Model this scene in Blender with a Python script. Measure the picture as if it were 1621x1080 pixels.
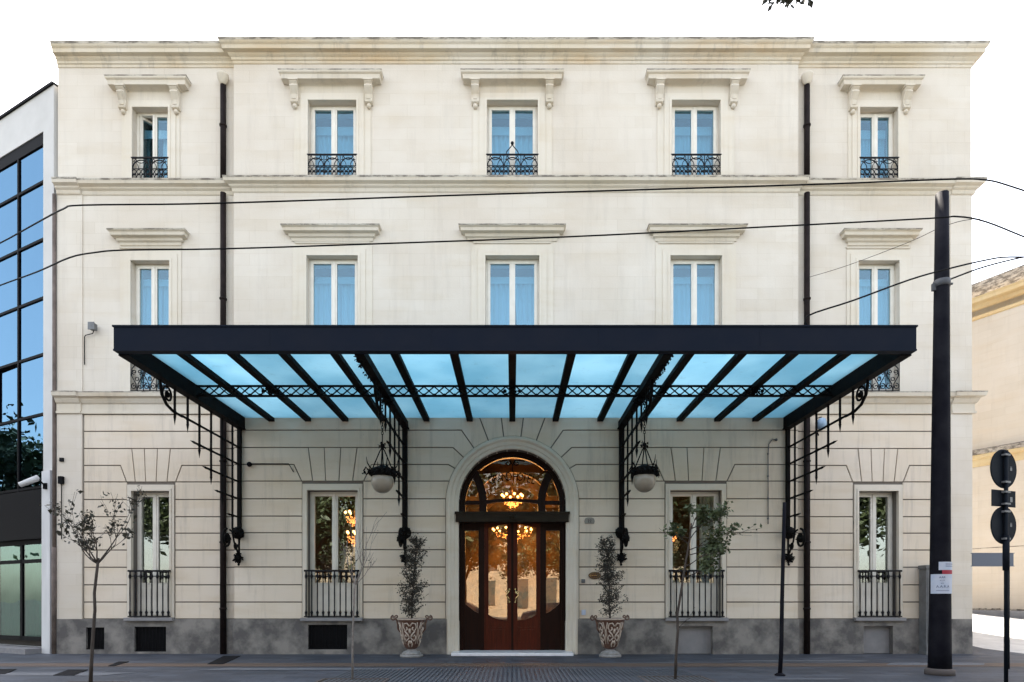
import bpy, math, random
from mathutils import Vector, Matrix
from mathutils.geometry import tessellate_polygon
R = math.radians
PI = math.pi
scene = bpy.context.scene
for o in list(bpy.data.objects):
    bpy.data.objects.remove(o)
C = scene.collection

# ------------------------------------------------------------ camera
F = 986.0          # focal length in photograph pixels (1621 wide)
cam_d = bpy.data.cameras.new('camera')
cam = bpy.data.objects.new('camera', cam_d)
C.objects.link(cam)
cam.location = (0, -17.0, 1.5)
cam.rotation_euler = (R(90), 0, 0)
cam_d.sensor_width = 36
cam_d.lens = F / 1621 * 36
cam_d.shift_y = (948 - 540) / 1621
cam_d.shift_x = -0.5 / 1621
cam_d.clip_start = 0.1
cam_d.clip_end = 3000
scene.camera = cam

# ------------------------------------------------------------ world and sun
SUN_EL, SUN_AZ = R(57), math.atan2(-0.35, 0.94)     # azimuth measured from +y towards +x
world = bpy.data.worlds.new('World')
scene.world = world
world.use_nodes = True
wn = world.node_tree
wn.nodes.clear()
sky = wn.nodes.new('ShaderNodeTexSky')
sky.sky_type = 'NISHITA'
sky.sun_disc = False
sky.sun_elevation = SUN_EL
sky.sun_rotation = SUN_AZ
sky.air_density = 1.0
sky.dust_density = 2.0
sky.ozone_density = 1.0
bg = wn.nodes.new('ShaderNodeBackground')
bg.inputs['Strength'].default_value = 0.15
wo = wn.nodes.new('ShaderNodeOutputWorld')
hsv = wn.nodes.new('ShaderNodeHueSaturation')      # thin bright summer haze: a less saturated, warmer sky
hsv.inputs['Saturation'].default_value = 0.55
tint = wn.nodes.new('ShaderNodeMix')
tint.data_type = 'RGBA'
tint.blend_type = 'MULTIPLY'
tint.inputs[0].default_value = 1.0
tint.inputs[7].default_value = (1.05, 1.0, 0.93, 1)
wn.links.new(sky.outputs[0], hsv.inputs['Color'])
wn.links.new(hsv.outputs[0], tint.inputs[6])
wn.links.new(tint.outputs[2], bg.inputs[0])
wn.links.new(bg.outputs[0], wo.inputs[0])
sl = bpy.data.lights.new('sun', 'SUN')
sl.energy = 4.6
sl.angle = R(0.53)
sl.color = (1.0, 0.92, 0.80)
so = bpy.data.objects.new('sun', sl)
C.objects.link(so)
sd = Vector((math.sin(SUN_AZ) * math.cos(SUN_EL), math.cos(SUN_AZ) * math.cos(SUN_EL), math.sin(SUN_EL)))
so.rotation_euler = sd.to_track_quat('Z', 'Y').to_euler()
so.location = (0, 0, 40)
scene.view_settings.view_transform = 'Standard'
scene.view_settings.look = 'None'
scene.view_settings.exposure = 2.34
scene.view_settings.gamma = 1.0


def P(px, py, d):
    """a point seen at photograph pixel (px, py), d metres from the camera plane"""
    return Vector(((px - 811) * d / F, d - 17.0, 1.5 + (948 - py) * d / F))


# ------------------------------------------------------------ materials
def mat(name, col, rough=0.6, metal=0.0, col2=None, scale=3.0, bump=0.0, bscale=40.0, spec=0.5, stretch=(1, 1, 1), detail=6, lo=0.35, hi=0.65):
    m = bpy.data.materials.new(name)
    m.use_nodes = True
    nt = m.node_tree
    b = nt.nodes['Principled BSDF']
    b.inputs['Base Color'].default_value = (*col, 1)
    b.inputs['Roughness'].default_value = rough
    b.inputs['Metallic'].default_value = metal
    b.inputs['Specular IOR Level'].default_value = spec
    tc = nt.nodes.new('ShaderNodeTexCoord')
    if col2:
        mp = nt.nodes.new('ShaderNodeMapping')
        mp.inputs['Scale'].default_value = stretch
        nt.links.new(tc.outputs['Object'], mp.inputs['Vector'])
        n = nt.nodes.new('ShaderNodeTexNoise')
        n.inputs['Scale'].default_value = scale
        n.inputs['Detail'].default_value = detail
        n.inputs['Roughness'].default_value = 0.6
        nt.links.new(mp.outputs[0], n.inputs['Vector'])
        mr = nt.nodes.new('ShaderNodeMapRange')
        mr.inputs['From Min'].default_value = lo
        mr.inputs['From Max'].default_value = hi
        nt.links.new(n.outputs['Fac'], mr.inputs['Value'])
        mx = nt.nodes.new('ShaderNodeMix')
        mx.data_type = 'RGBA'
        mx.inputs[6].default_value = (*col, 1)
        mx.inputs[7].default_value = (*col2, 1)
        nt.links.new(mr.outputs[0], mx.inputs[0])
        nt.links.new(mx.outputs[2], b.inputs['Base Color'])
    if bump:
        n2 = nt.nodes.new('ShaderNodeTexNoise')
        n2.inputs['Scale'].default_value = bscale
        n2.inputs['Detail'].default_value = 5
        nt.links.new(tc.outputs['Object'], n2.inputs['Vector'])
        bp = nt.nodes.new('ShaderNodeBump')
        bp.inputs['Strength'].default_value = bump
        bp.inputs['Distance'].default_value = 0.02
        nt.links.new(n2.outputs['Fac'], bp.inputs['Height'])
        nt.links.new(bp.outputs[0], b.inputs['Normal'])
    return m


class NT:
    """small wrapper for writing node graphs"""
    def __init__(s, m):
        s.nt = m.node_tree
        s.b = s.nt.nodes['Principled BSDF']

    def new(s, t, **kw):
        n = s.nt.nodes.new(t)
        for k, v in kw.items():
            setattr(n, k, v)
        return n

    def link(s, a, b):
        s.nt.links.new(a, b)

    def noise(s, vec, scale, detail=5, rough=0.6, stretch=None):
        if stretch:
            mp = s.new('ShaderNodeMapping')
            mp.inputs['Scale'].default_value = stretch
            s.link(vec, mp.inputs['Vector'])
            vec = mp.outputs[0]
        n = s.new('ShaderNodeTexNoise')
        n.inputs['Scale'].default_value = scale
        n.inputs['Detail'].default_value = detail
        n.inputs['Roughness'].default_value = rough
        s.link(vec, n.inputs['Vector'])
        return n.outputs['Fac']

    def ramp(s, val, a, b, lo=0.0, hi=1.0):
        mr = s.new('ShaderNodeMapRange')
        mr.inputs['From Min'].default_value = a
        mr.inputs['From Max'].default_value = b
        mr.inputs['To Min'].default_value = lo
        mr.inputs['To Max'].default_value = hi
        s.link(val, mr.inputs['Value'])
        return mr.outputs[0]

    def mix(s, fac, a, b, mode='MIX'):
        mx = s.new('ShaderNodeMix', data_type='RGBA', blend_type=mode)
        if isinstance(fac, float):
            mx.inputs[0].default_value = fac
        else:
            s.link(fac, mx.inputs[0])
        for i, v in ((6, a), (7, b)):
            if isinstance(v, tuple):
                mx.inputs[i].default_value = (*v, 1)
            else:
                s.link(v, mx.inputs[i])
        return mx.outputs[2]

    def mul(s, a, b):
        n = s.new('ShaderNodeMath', operation='MULTIPLY')
        s.link(a, n.inputs[0])
        if isinstance(b, float):
            n.inputs[1].default_value = b
        else:
            s.link(b, n.inputs[1])
        return n.outputs[0]


def stone(name, base, light, warm, ashlar=True, dirt=0.35, topdirt=0.0, rough=0.85):
    m = mat(name, base, rough, spec=0.2)
    g = NT(m)
    tc = g.new('ShaderNodeTexCoord').outputs['Object']
    c = g.mix(g.ramp(g.noise(tc, 0.35, 4), 0.4, 0.62), base, light)
    c = g.mix(g.mul(g.ramp(g.noise(tc, 1.3, 6, stretch=(0.35, 1, 1.6)), 0.5, 0.72), 0.55), c, warm)
    hgt = g.noise(tc, 30, 6)
    if ashlar:
        sp = g.new('ShaderNodeSeparateXYZ')
        g.link(tc, sp.inputs[0])
        cb = g.new('ShaderNodeCombineXYZ')
        g.link(sp.outputs['X'], cb.inputs['X'])
        g.link(sp.outputs['Z'], cb.inputs['Y'])
        br = g.new('ShaderNodeTexBrick')
        br.inputs['Scale'].default_value = 1.0
        br.inputs['Brick Width'].default_value = 0.95
        br.inputs['Row Height'].default_value = 0.31
        br.inputs['Mortar Size'].default_value = 0.006
        br.inputs['Mortar Smooth'].default_value = 0.6
        br.inputs['Color1'].default_value = (1, 1, 1, 1)
        br.inputs['Color2'].default_value = (0.94, 0.93, 0.91, 1)
        br.inputs['Mortar'].default_value = (0.84, 0.81, 0.76, 1)
        g.link(cb.outputs[0], br.inputs['Vector'])
        fade = g.ramp(g.noise(tc, 0.9, 3), 0.38, 0.6, 0.25, 0.9)
        c = g.mix(fade, c, g.mix(1.0, c, br.outputs['Color'], 'MULTIPLY'))
    if dirt:
        st = g.noise(tc, 2.2, 8, 0.72, stretch=(1.8, 1.6, 0.16))
        c = g.mix(g.mul(g.ramp(st, 0.52, 0.74), dirt), c, (0.20, 0.18, 0.16))
        pit = g.noise(tc, 14, 4, 0.7)
        c = g.mix(g.mul(g.ramp(pit, 0.66, 0.78), dirt), c, (0.22, 0.19, 0.15))
    if topdirt:
        geo = g.new('ShaderNodeNewGeometry')
        sn = g.new('ShaderNodeSeparateXYZ')
        g.link(geo.outputs['Normal'], sn.inputs[0])
        up = g.ramp(sn.outputs['Z'], 0.3, 0.8)
        blot = g.ramp(g.noise(tc, 3.4, 8, 0.75, stretch=(.8, 1, 2.5)), 0.44, 0.56)
        c = g.mix(g.mul(blot, topdirt), c, (0.10, 0.085, 0.07))
        c = g.mix(g.mul(up, 0.8), c, (0.09, 0.08, 0.07))
    g.link(c, g.b.inputs['Base Color'])
    bp = g.new('ShaderNodeBump')
    bp.inputs['Strength'].default_value = 0.25
    bp.inputs['Distance'].default_value = 0.015
    g.link(hgt, bp.inputs['Height'])
    g.link(bp.outputs[0], g.b.inputs['Normal'])
    return m


M = {}
M['wall'] = stone('limestone wall', (0.63, 0.565, 0.48), (0.68, 0.625, 0.545), (0.60, 0.52, 0.41), dirt=0.13)
M['rust'] = stone('rusticated limestone', (0.665, 0.57, 0.45), (0.70, 0.615, 0.51), (0.60, 0.485, 0.34), ashlar=False, dirt=0.35)
M['joint'] = mat('recessed joint', (0.16, 0.14, 0.12), 0.9)
M['trim'] = stone('moulded limestone', (0.595, 0.53, 0.425), (0.65, 0.59, 0.50), (0.53, 0.42, 0.28), ashlar=False, dirt=0.3)
M['cornice'] = stone('weathered cornice', (0.60, 0.52, 0.39), (0.66, 0.605, 0.51), (0.55, 0.38, 0.20), ashlar=False, dirt=0.5)
M['weather'] = stone('cornice top edge', (0.50, 0.45, 0.37), (0.56, 0.52, 0.45), (0.30, 0.25, 0.19), ashlar=False, dirt=0.6, topdirt=0.75)
M['surround'] = stone('window surround', (0.64, 0.575, 0.475), (0.68, 0.625, 0.535), (0.60, 0.51, 0.38), ashlar=False, dirt=0.15)
M['plinth'] = mat('grey stone plinth', (0.095, 0.088, 0.084), 0.8, col2=(0.24, 0.222, 0.20), scale=1.9, bump=0.4, bscale=12, detail=12, lo=0.40, hi=0.62)
M['plinthlight'] = mat('grey infill panel', (0.21, 0.205, 0.21), 0.85, col2=(0.26, 0.25, 0.25), scale=3)
M['iron'] = mat('black iron', (0.005, 0.005, 0.006), 0.7, 0.0, col2=(0.009, 0.008, 0.007), scale=9, bump=0.15, bscale=60, spec=0.06)
M['ironrail'] = mat('black wrought iron railing', (0.010, 0.011, 0.014), 0.6, col2=(0.018, 0.016, 0.017), scale=12, spec=0.12)
M['fascia'] = mat('painted navy steel', (0.008, 0.012, 0.022), 0.6, spec=0.06, col2=(0.011, 0.014, 0.023), scale=1.3, bump=0.04, bscale=4)
M['pipe'] = mat('brown downpipe', (0.010, 0.007, 0.007), 0.6, spec=0.08, col2=(0.02, 0.014, 0.013), scale=5)
M['pole'] = mat('dark painted pole', (0.005, 0.005, 0.009), 0.7, spec=0.08, col2=(0.013, 0.013, 0.017), scale=2.5, bump=0.2, bscale=14)
M['white'] = mat('cream painted window wood', (0.78, 0.74, 0.66), 0.45, col2=(0.70, 0.66, 0.58), scale=4)
M['darkwood'] = mat('dark varnished wood', (0.010, 0.004, 0.003), 0.35, spec=0.12, col2=(0.018, 0.005, 0.003), scale=5, stretch=(4, 1, 0.4))
M['redwood'] = mat('red varnished wood', (0.085, 0.014, 0.006), 0.3, spec=0.15, col2=(0.045, 0.009, 0.004), scale=5, stretch=(5, 1, 0.4))
M['beam'] = mat('brown door beam', (0.024, 0.017, 0.010), 0.6, spec=0.15, col2=(0.014, 0.010, 0.006), scale=4, stretch=(0.3, 1, 3))
M['brass'] = mat('polished brass', (0.75, 0.55, 0.25), 0.25, 1.0)
M['marble'] = mat('white marble step', (0.84, 0.84, 0.85), 0.3, col2=(0.74, 0.74, 0.76), scale=5)
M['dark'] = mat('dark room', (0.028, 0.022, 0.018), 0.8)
M['roomwarm'] = mat('warm room wall', (0.20, 0.12, 0.06), 0.8, col2=(0.11, 0.065, 0.03), scale=1.5)
M['lobby'] = mat('amber lobby wall', (0.42, 0.25, 0.08), 0.5, col2=(0.10, 0.06, 0.02), scale=1.6, lo=0.42, hi=0.58)
M['curtain'] = mat('sheer curtain', (0.80, 0.86, 0.90), 0.9)
M['curtaindark'] = mat('heavy curtain', (0.10, 0.10, 0.09), 0.9)
M['grey'] = mat('grey metal', (0.16, 0.165, 0.17), 0.5, col2=(0.11, 0.11, 0.11), scale=4)
M['signback'] = mat('dark sign back', (0.005, 0.008, 0.013), 0.6, spec=0.08, col2=(0.009, 0.012, 0.017), scale=4)
M['plate'] = mat('blue grey plate', (0.13, 0.15, 0.19), 0.5)
M['bark'] = mat('bark', (0.035, 0.027, 0.022), 0.9, col2=(0.06, 0.048, 0.04), scale=20, stretch=(1, 1, 0.3))
M['palebark'] = mat('pale bare bark', (0.22, 0.20, 0.18), 0.9, col2=(0.13, 0.11, 0.1), scale=20)
M['leafdark'] = mat('dark leaves', (0.028, 0.030, 0.020), 0.6, col2=(0.050, 0.048, 0.030), scale=6)
M['leafgreen'] = mat('green leaves', (0.035, 0.055, 0.018), 0.6, col2=(0.065, 0.085, 0.03), scale=6)
M['leafshrub'] = mat('shrub leaves', (0.022, 0.024, 0.016), 0.7, col2=(0.050, 0.042, 0.032), scale=9)
M['officewall'] = mat('pale office wall', (0.47, 0.46, 0.44), 0.8, col2=(0.54, 0.53, 0.51), scale=0.8, bump=0.1, bscale=20)
M['pillar'] = mat('white painted pillar', (0.60, 0.60, 0.60), 0.75, col2=(0.5, 0.5, 0.5), scale=2, stretch=(1, 1, 0.3))
M['black'] = mat('near black', (0.006, 0.006, 0.007), 0.7, spec=0.08)
M['urn'] = mat('urn glaze', (0.085, 0.040, 0.028), 0.35, col2=(0.14, 0.08, 0.055), scale=12)
M['urnrelief'] = mat('urn cream scrollwork', (0.52, 0.44, 0.36), 0.4, col2=(0.38, 0.30, 0.24), scale=15)
M['urnfoot'] = mat('grey stone foot', (0.30, 0.29, 0.28), 0.7, col2=(0.2, 0.19, 0.18), scale=9)
M['soil'] = mat('soil', (0.03, 0.022, 0.016), 0.95, col2=(0.06, 0.045, 0.03), scale=14)
M['paper'] = mat('white paper', (0.55, 0.58, 0.66), 0.8, col2=(0.46, 0.52, 0.64), scale=6)
M['redprint'] = mat('red print', (0.35, 0.03, 0.05), 0.7)
M['blueprint'] = mat('blue print', (0.03, 0.05, 0.14), 0.7)
M['letters'] = mat('dark glass lettering', (0.012, 0.008, 0.004), 0.7, spec=0.05)
M['brown'] = mat('brown oval plaque', (0.09, 0.035, 0.02), 0.35)
M['greystone'] = mat('grey plaque', (0.25, 0.23, 0.2), 0.7)
M['neigh'] = stone('pale yellow render', (0.56, 0.49, 0.40), (0.60, 0.535, 0.45), (0.55, 0.45, 0.33), ashlar=True, dirt=0.12)
M['neightrim'] = stone('ochre course', (0.60, 0.43, 0.22), (0.62, 0.5, 0.3), (0.5, 0.3, 0.12), ashlar=False, dirt=0.3)
M['rubble'] = stone('weathered rubble edge', (0.40, 0.35, 0.28), (0.45, 0.4, 0.34), (0.25, 0.19, 0.12), ashlar=False, dirt=0.6, topdirt=0.9)
M['asphalt'] = mat('asphalt', (0.05, 0.05, 0.052), 0.9, col2=(0.075, 0.072, 0.07), scale=2, bump=0.3, bscale=60)
M['sideroad'] = mat('pale worn side road', (0.50, 0.49, 0.47), 0.9, col2=(0.40, 0.39, 0.38), scale=2, bump=0.3, bscale=40)
M['kerb'] = mat('granite kerb', (0.17, 0.17, 0.18), 0.8, col2=(0.23, 0.22, 0.22), scale=6)
M['slab'] = mat('dark metal cover', (0.006, 0.006, 0.008), 0.8, spec=0.1, col2=(0.014, 0.014, 0.016), scale=12)
M['slabgrey'] = mat('dull clamp metal', (0.06, 0.062, 0.07), 0.6)
M['pit'] = mat('tree pit edging', (0.09, 0.075, 0.07), 0.9)
M['carpaint'] = mat('dark car paint', (0.02, 0.022, 0.03), 0.2, 0.3)
M['carwhite'] = mat('silver car paint', (0.45, 0.46, 0.48), 0.25, 0.3)
M['rubber'] = mat('rubber', (0.02, 0.02, 0.02), 0.8)
M['carglass'] = mat('car glass', (0.02, 0.025, 0.03), 0.05)
M['farwall'] = mat('sunlit street front', (0.42, 0.34, 0.25), 0.9, col2=(0.33, 0.26, 0.18), scale=0.8)
M['farwin'] = mat('far shutter', (0.06, 0.07, 0.06), 0.5)


def emit_mat(name, col, s):
    m = bpy.data.materials.new(name)
    m.use_nodes = True
    b = m.node_tree.nodes['Principled BSDF']
    b.inputs['Base Color'].default_value = (*col, 1)
    b.inputs['Emission Color'].default_value = (*col, 1)
    b.inputs['Emission Strength'].default_value = s
    return m


M['bulb'] = emit_mat('lit chandelier bulb', (1.0, 0.50, 0.17), 2.6)
M['crystal'] = emit_mat('glowing crystal', (1.0, 0.36, 0.10), 0.75)


def glass_mat(name, refl, tint, rtint=(1, 1, 1), rough=0.0, wav=0.0):
    m = bpy.data.materials.new(name)
    m.use_nodes = True
    nt = m.node_tree
    nt.nodes.clear()
    out = nt.nodes.new('ShaderNodeOutputMaterial')
    mx = nt.nodes.new('ShaderNodeMixShader')
    tr = nt.nodes.new('ShaderNodeBsdfTransparent')
    tr.inputs[0].default_value = (*tint, 1)
    gl = nt.nodes.new('ShaderNodeBsdfGlossy')
    gl.inputs['Color'].default_value = (*rtint, 1)
    gl.inputs['Roughness'].default_value = rough
    if wav:
        tc = nt.nodes.new('ShaderNodeTexCoord')
        n = nt.nodes.new('ShaderNodeTexNoise')
        n.inputs['Scale'].default_value = 1.1
        n.inputs['Detail'].default_value = 1
        nt.links.new(tc.outputs['Object'], n.inputs['Vector'])
        bp = nt.nodes.new('ShaderNodeBump')
        bp.inputs['Strength'].default_value = wav
        bp.inputs['Distance'].default_value = 0.03
        nt.links.new(n.outputs['Fac'], bp.inputs['Height'])
        nt.links.new(bp.outputs[0], gl.inputs['Normal'])
    mx.inputs[0].default_value = refl
    nt.links.new(tr.outputs[0], mx.inputs[1])
    nt.links.new(gl.outputs[0], mx.inputs[2])
    nt.links.new(mx.outputs[0], out.inputs[0])
    return m


M['glass'] = glass_mat('window glass', 0.20, (0.66, 0.85, 0.93), (0.42, 0.56, 0.62), wav=0.4)
M['glasslow'] = glass_mat('ground floor window glass', 0.13, (0.80, 0.82, 0.80), (0.95, 1.0, 1.0), wav=0.14)
M['doorglass'] = glass_mat('entrance door glass', 0.16, (1.0, 0.9, 0.75), (1.0, 0.95, 0.88), wav=0.10)
M['fanglass'] = glass_mat('fanlight glass', 0.045, (1.0, 0.9, 0.75), (1.0, 0.95, 0.88), wav=0.10)
M['officeglass'] = glass_mat('tinted office glass', 0.62, (0.05, 0.10, 0.16), (0.14, 0.26, 0.38), wav=0.35)
M['shopglass'] = glass_mat('green shop glass', 0.16, (0.40, 0.60, 0.54), (0.6, .75, .75), wav=0.2)


def canopy_glass():
    m = bpy.data.materials.new('frosted cyan canopy glass')
    m.use_nodes = True
    nt = m.node_tree
    nt.nodes.clear()
    out = nt.nodes.new('ShaderNodeOutputMaterial')
    tc = nt.nodes.new('ShaderNodeTexCoord')
    n = nt.nodes.new('ShaderNodeTexNoise')
    n.inputs['Scale'].default_value = 0.7
    n.inputs['Detail'].default_value = 5
    nt.links.new(tc.outputs['Object'], n.inputs['Vector'])
    mx = nt.nodes.new('ShaderNodeMix')
    mx.data_type = 'RGBA'
    mx.inputs[6].default_value = (0.40, 0.64, 0.73, 1)
    mx.inputs[7].default_value = (0.56, 0.78, 0.85, 1)
    mr = nt.nodes.new('ShaderNodeMapRange')
    mr.inputs['From Min'].default_value = 0.35
    mr.inputs['From Max'].default_value = 0.65
    nt.links.new(n.outputs['Fac'], mr.inputs['Value'])
    nt.links.new(mr.outputs[0], mx.inputs[0])
    n3 = nt.nodes.new('ShaderNodeTexNoise')
    n3.inputs['Scale'].default_value = 5.0
    n3.inputs['Detail'].default_value = 8
    n3.inputs['Roughness'].default_value = 0.75
    nt.links.new(tc.outputs['Object'], n3.inputs['Vector'])
    mr3 = nt.nodes.new('ShaderNodeMapRange')
    mr3.inputs['From Min'].default_value = 0.56
    mr3.inputs['From Max'].default_value = 0.80
    mr3.inputs['To Max'].default_value = 0.7
    nt.links.new(n3.outputs['Fac'], mr3.inputs['Value'])
    oi = nt.nodes.new('ShaderNodeObjectInfo')
    hv = nt.nodes.new('ShaderNodeHueSaturation')
    mr4 = nt.nodes.new('ShaderNodeMapRange')
    mr4.inputs['To Min'].default_value = 0.88
    mr4.inputs['To Max'].default_value = 1.10
    nt.links.new(oi.outputs['Random'], mr4.inputs['Value'])
    nt.links.new(mr4.outputs[0], hv.inputs['Value'])
    nt.links.new(mx.outputs[2], hv.inputs['Color'])
    mx3 = nt.nodes.new('ShaderNodeMix')
    mx3.data_type = 'RGBA'
    mx3.inputs[7].default_value = (0.28, 0.40, 0.42, 1)
    nt.links.new(mr3.outputs[0], mx3.inputs[0])
    nt.links.new(hv.outputs[0], mx3.inputs[6])
    t = nt.nodes.new('ShaderNodeBsdfTranslucent')
    nt.links.new(mx3.outputs[2], t.inputs['Color'])
    d = nt.nodes.new('ShaderNodeBsdfDiffuse')
    d.inputs['Color'].default_value = (0.45, 0.75, 0.85, 1)
    ms = nt.nodes.new('ShaderNodeMixShader')
    ms.inputs[0].default_value = 0.12
    nt.links.new(t.outputs[0], ms.inputs[1])
    nt.links.new(d.outputs[0], ms.inputs[2])
    g = nt.nodes.new('ShaderNodeBsdfGlossy')
    g.inputs['Roughness'].default_value = 0.35
    ms2 = nt.nodes.new('ShaderNodeMixShader')
    ms2.inputs[0].default_value = 0.05
    nt.links.new(ms.outputs[0], ms2.inputs[1])
    nt.links.new(g.outputs[0], ms2.inputs[2])
    nt.links.new(ms2.outputs[0], out.inputs[0])
    return m


M['canopyglass'] = canopy_glass()


def globe_mat():
    m = mat('milk glass globe', (0.24, 0.215, 0.17), 0.3)
    b = m.node_tree.nodes['Principled BSDF']
    b.inputs['Subsurface Weight'].default_value = 0.3
    b.inputs['Subsurface Radius'].default_value = (0.1, 0.08, 0.06)
    return m


M['globe'] = globe_mat()


def pavement_mat():
    m = mat('stone pavement', (0.15, 0.16, 0.18), 0.62, spec=0.4)
    g = NT(m)
    tc = g.new('ShaderNodeTexCoord').outputs['Object']
    br = g.new('ShaderNodeTexBrick')
    br.inputs['Scale'].default_value = 1.0
    br.inputs['Brick Width'].default_value = 0.62
    br.inputs['Row Height'].default_value = 0.31
    br.inputs['Mortar Size'].default_value = 0.008
    br.inputs['Color1'].default_value = (0.034, 0.041, 0.056, 1)
    br.inputs['Color2'].default_value = (0.078, 0.088, 0.112, 1)
    br.inputs['Mortar'].default_value = (0.025, 0.026, 0.03, 1)
    g.link(tc, br.inputs['Vector'])
    c = g.mix(g.ramp(g.noise(tc, 0.8, 6, stretch=(0.5, 1.2, 1)), 0.42, 0.62, 0, 0.7), br.outputs['Color'], (0.038, 0.043, 0.055))
    c = g.mix(g.ramp(g.noise(tc, 0.5, 5, stretch=(0.6, 2.2, 1)), 0.55, 0.68, 0, 0.6), c, (0.11, 0.115, 0.13))
    c = g.mix(g.ramp(g.noise(tc, 7, 7), 0.5, 0.75, 0, 0.5), c, (0.03, 0.03, 0.034))
    g.link(c, g.b.inputs['Base Color'])
    bp = g.new('ShaderNodeBump')
    bp.inputs['Strength'].default_value = 0.5
    bp.inputs['Distance'].default_value = 0.01
    g.link(br.outputs['Fac'], bp.inputs['Height'])
    bp.invert = True
    g.link(bp.outputs[0], g.b.inputs['Normal'])
    return m


M['pave'] = pavement_mat()
M['band'] = mat('brown paving band', (0.13, 0.082, 0.055), 0.7, col2=(0.075, 0.055, 0.045), scale=2.2, stretch=(0.4, 2, 1), bump=0.3, bscale=20)
M['tactile'] = mat('ribbed grey paving', (0.06, 0.068, 0.08), 0.75, col2=(0.085, 0.092, 0.104), scale=2)
M['pale'] = mat('pale repaired paving', (0.14, 0.145, 0.16), 0.75, col2=(0.10, 0.105, 0.12), scale=4)


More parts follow.
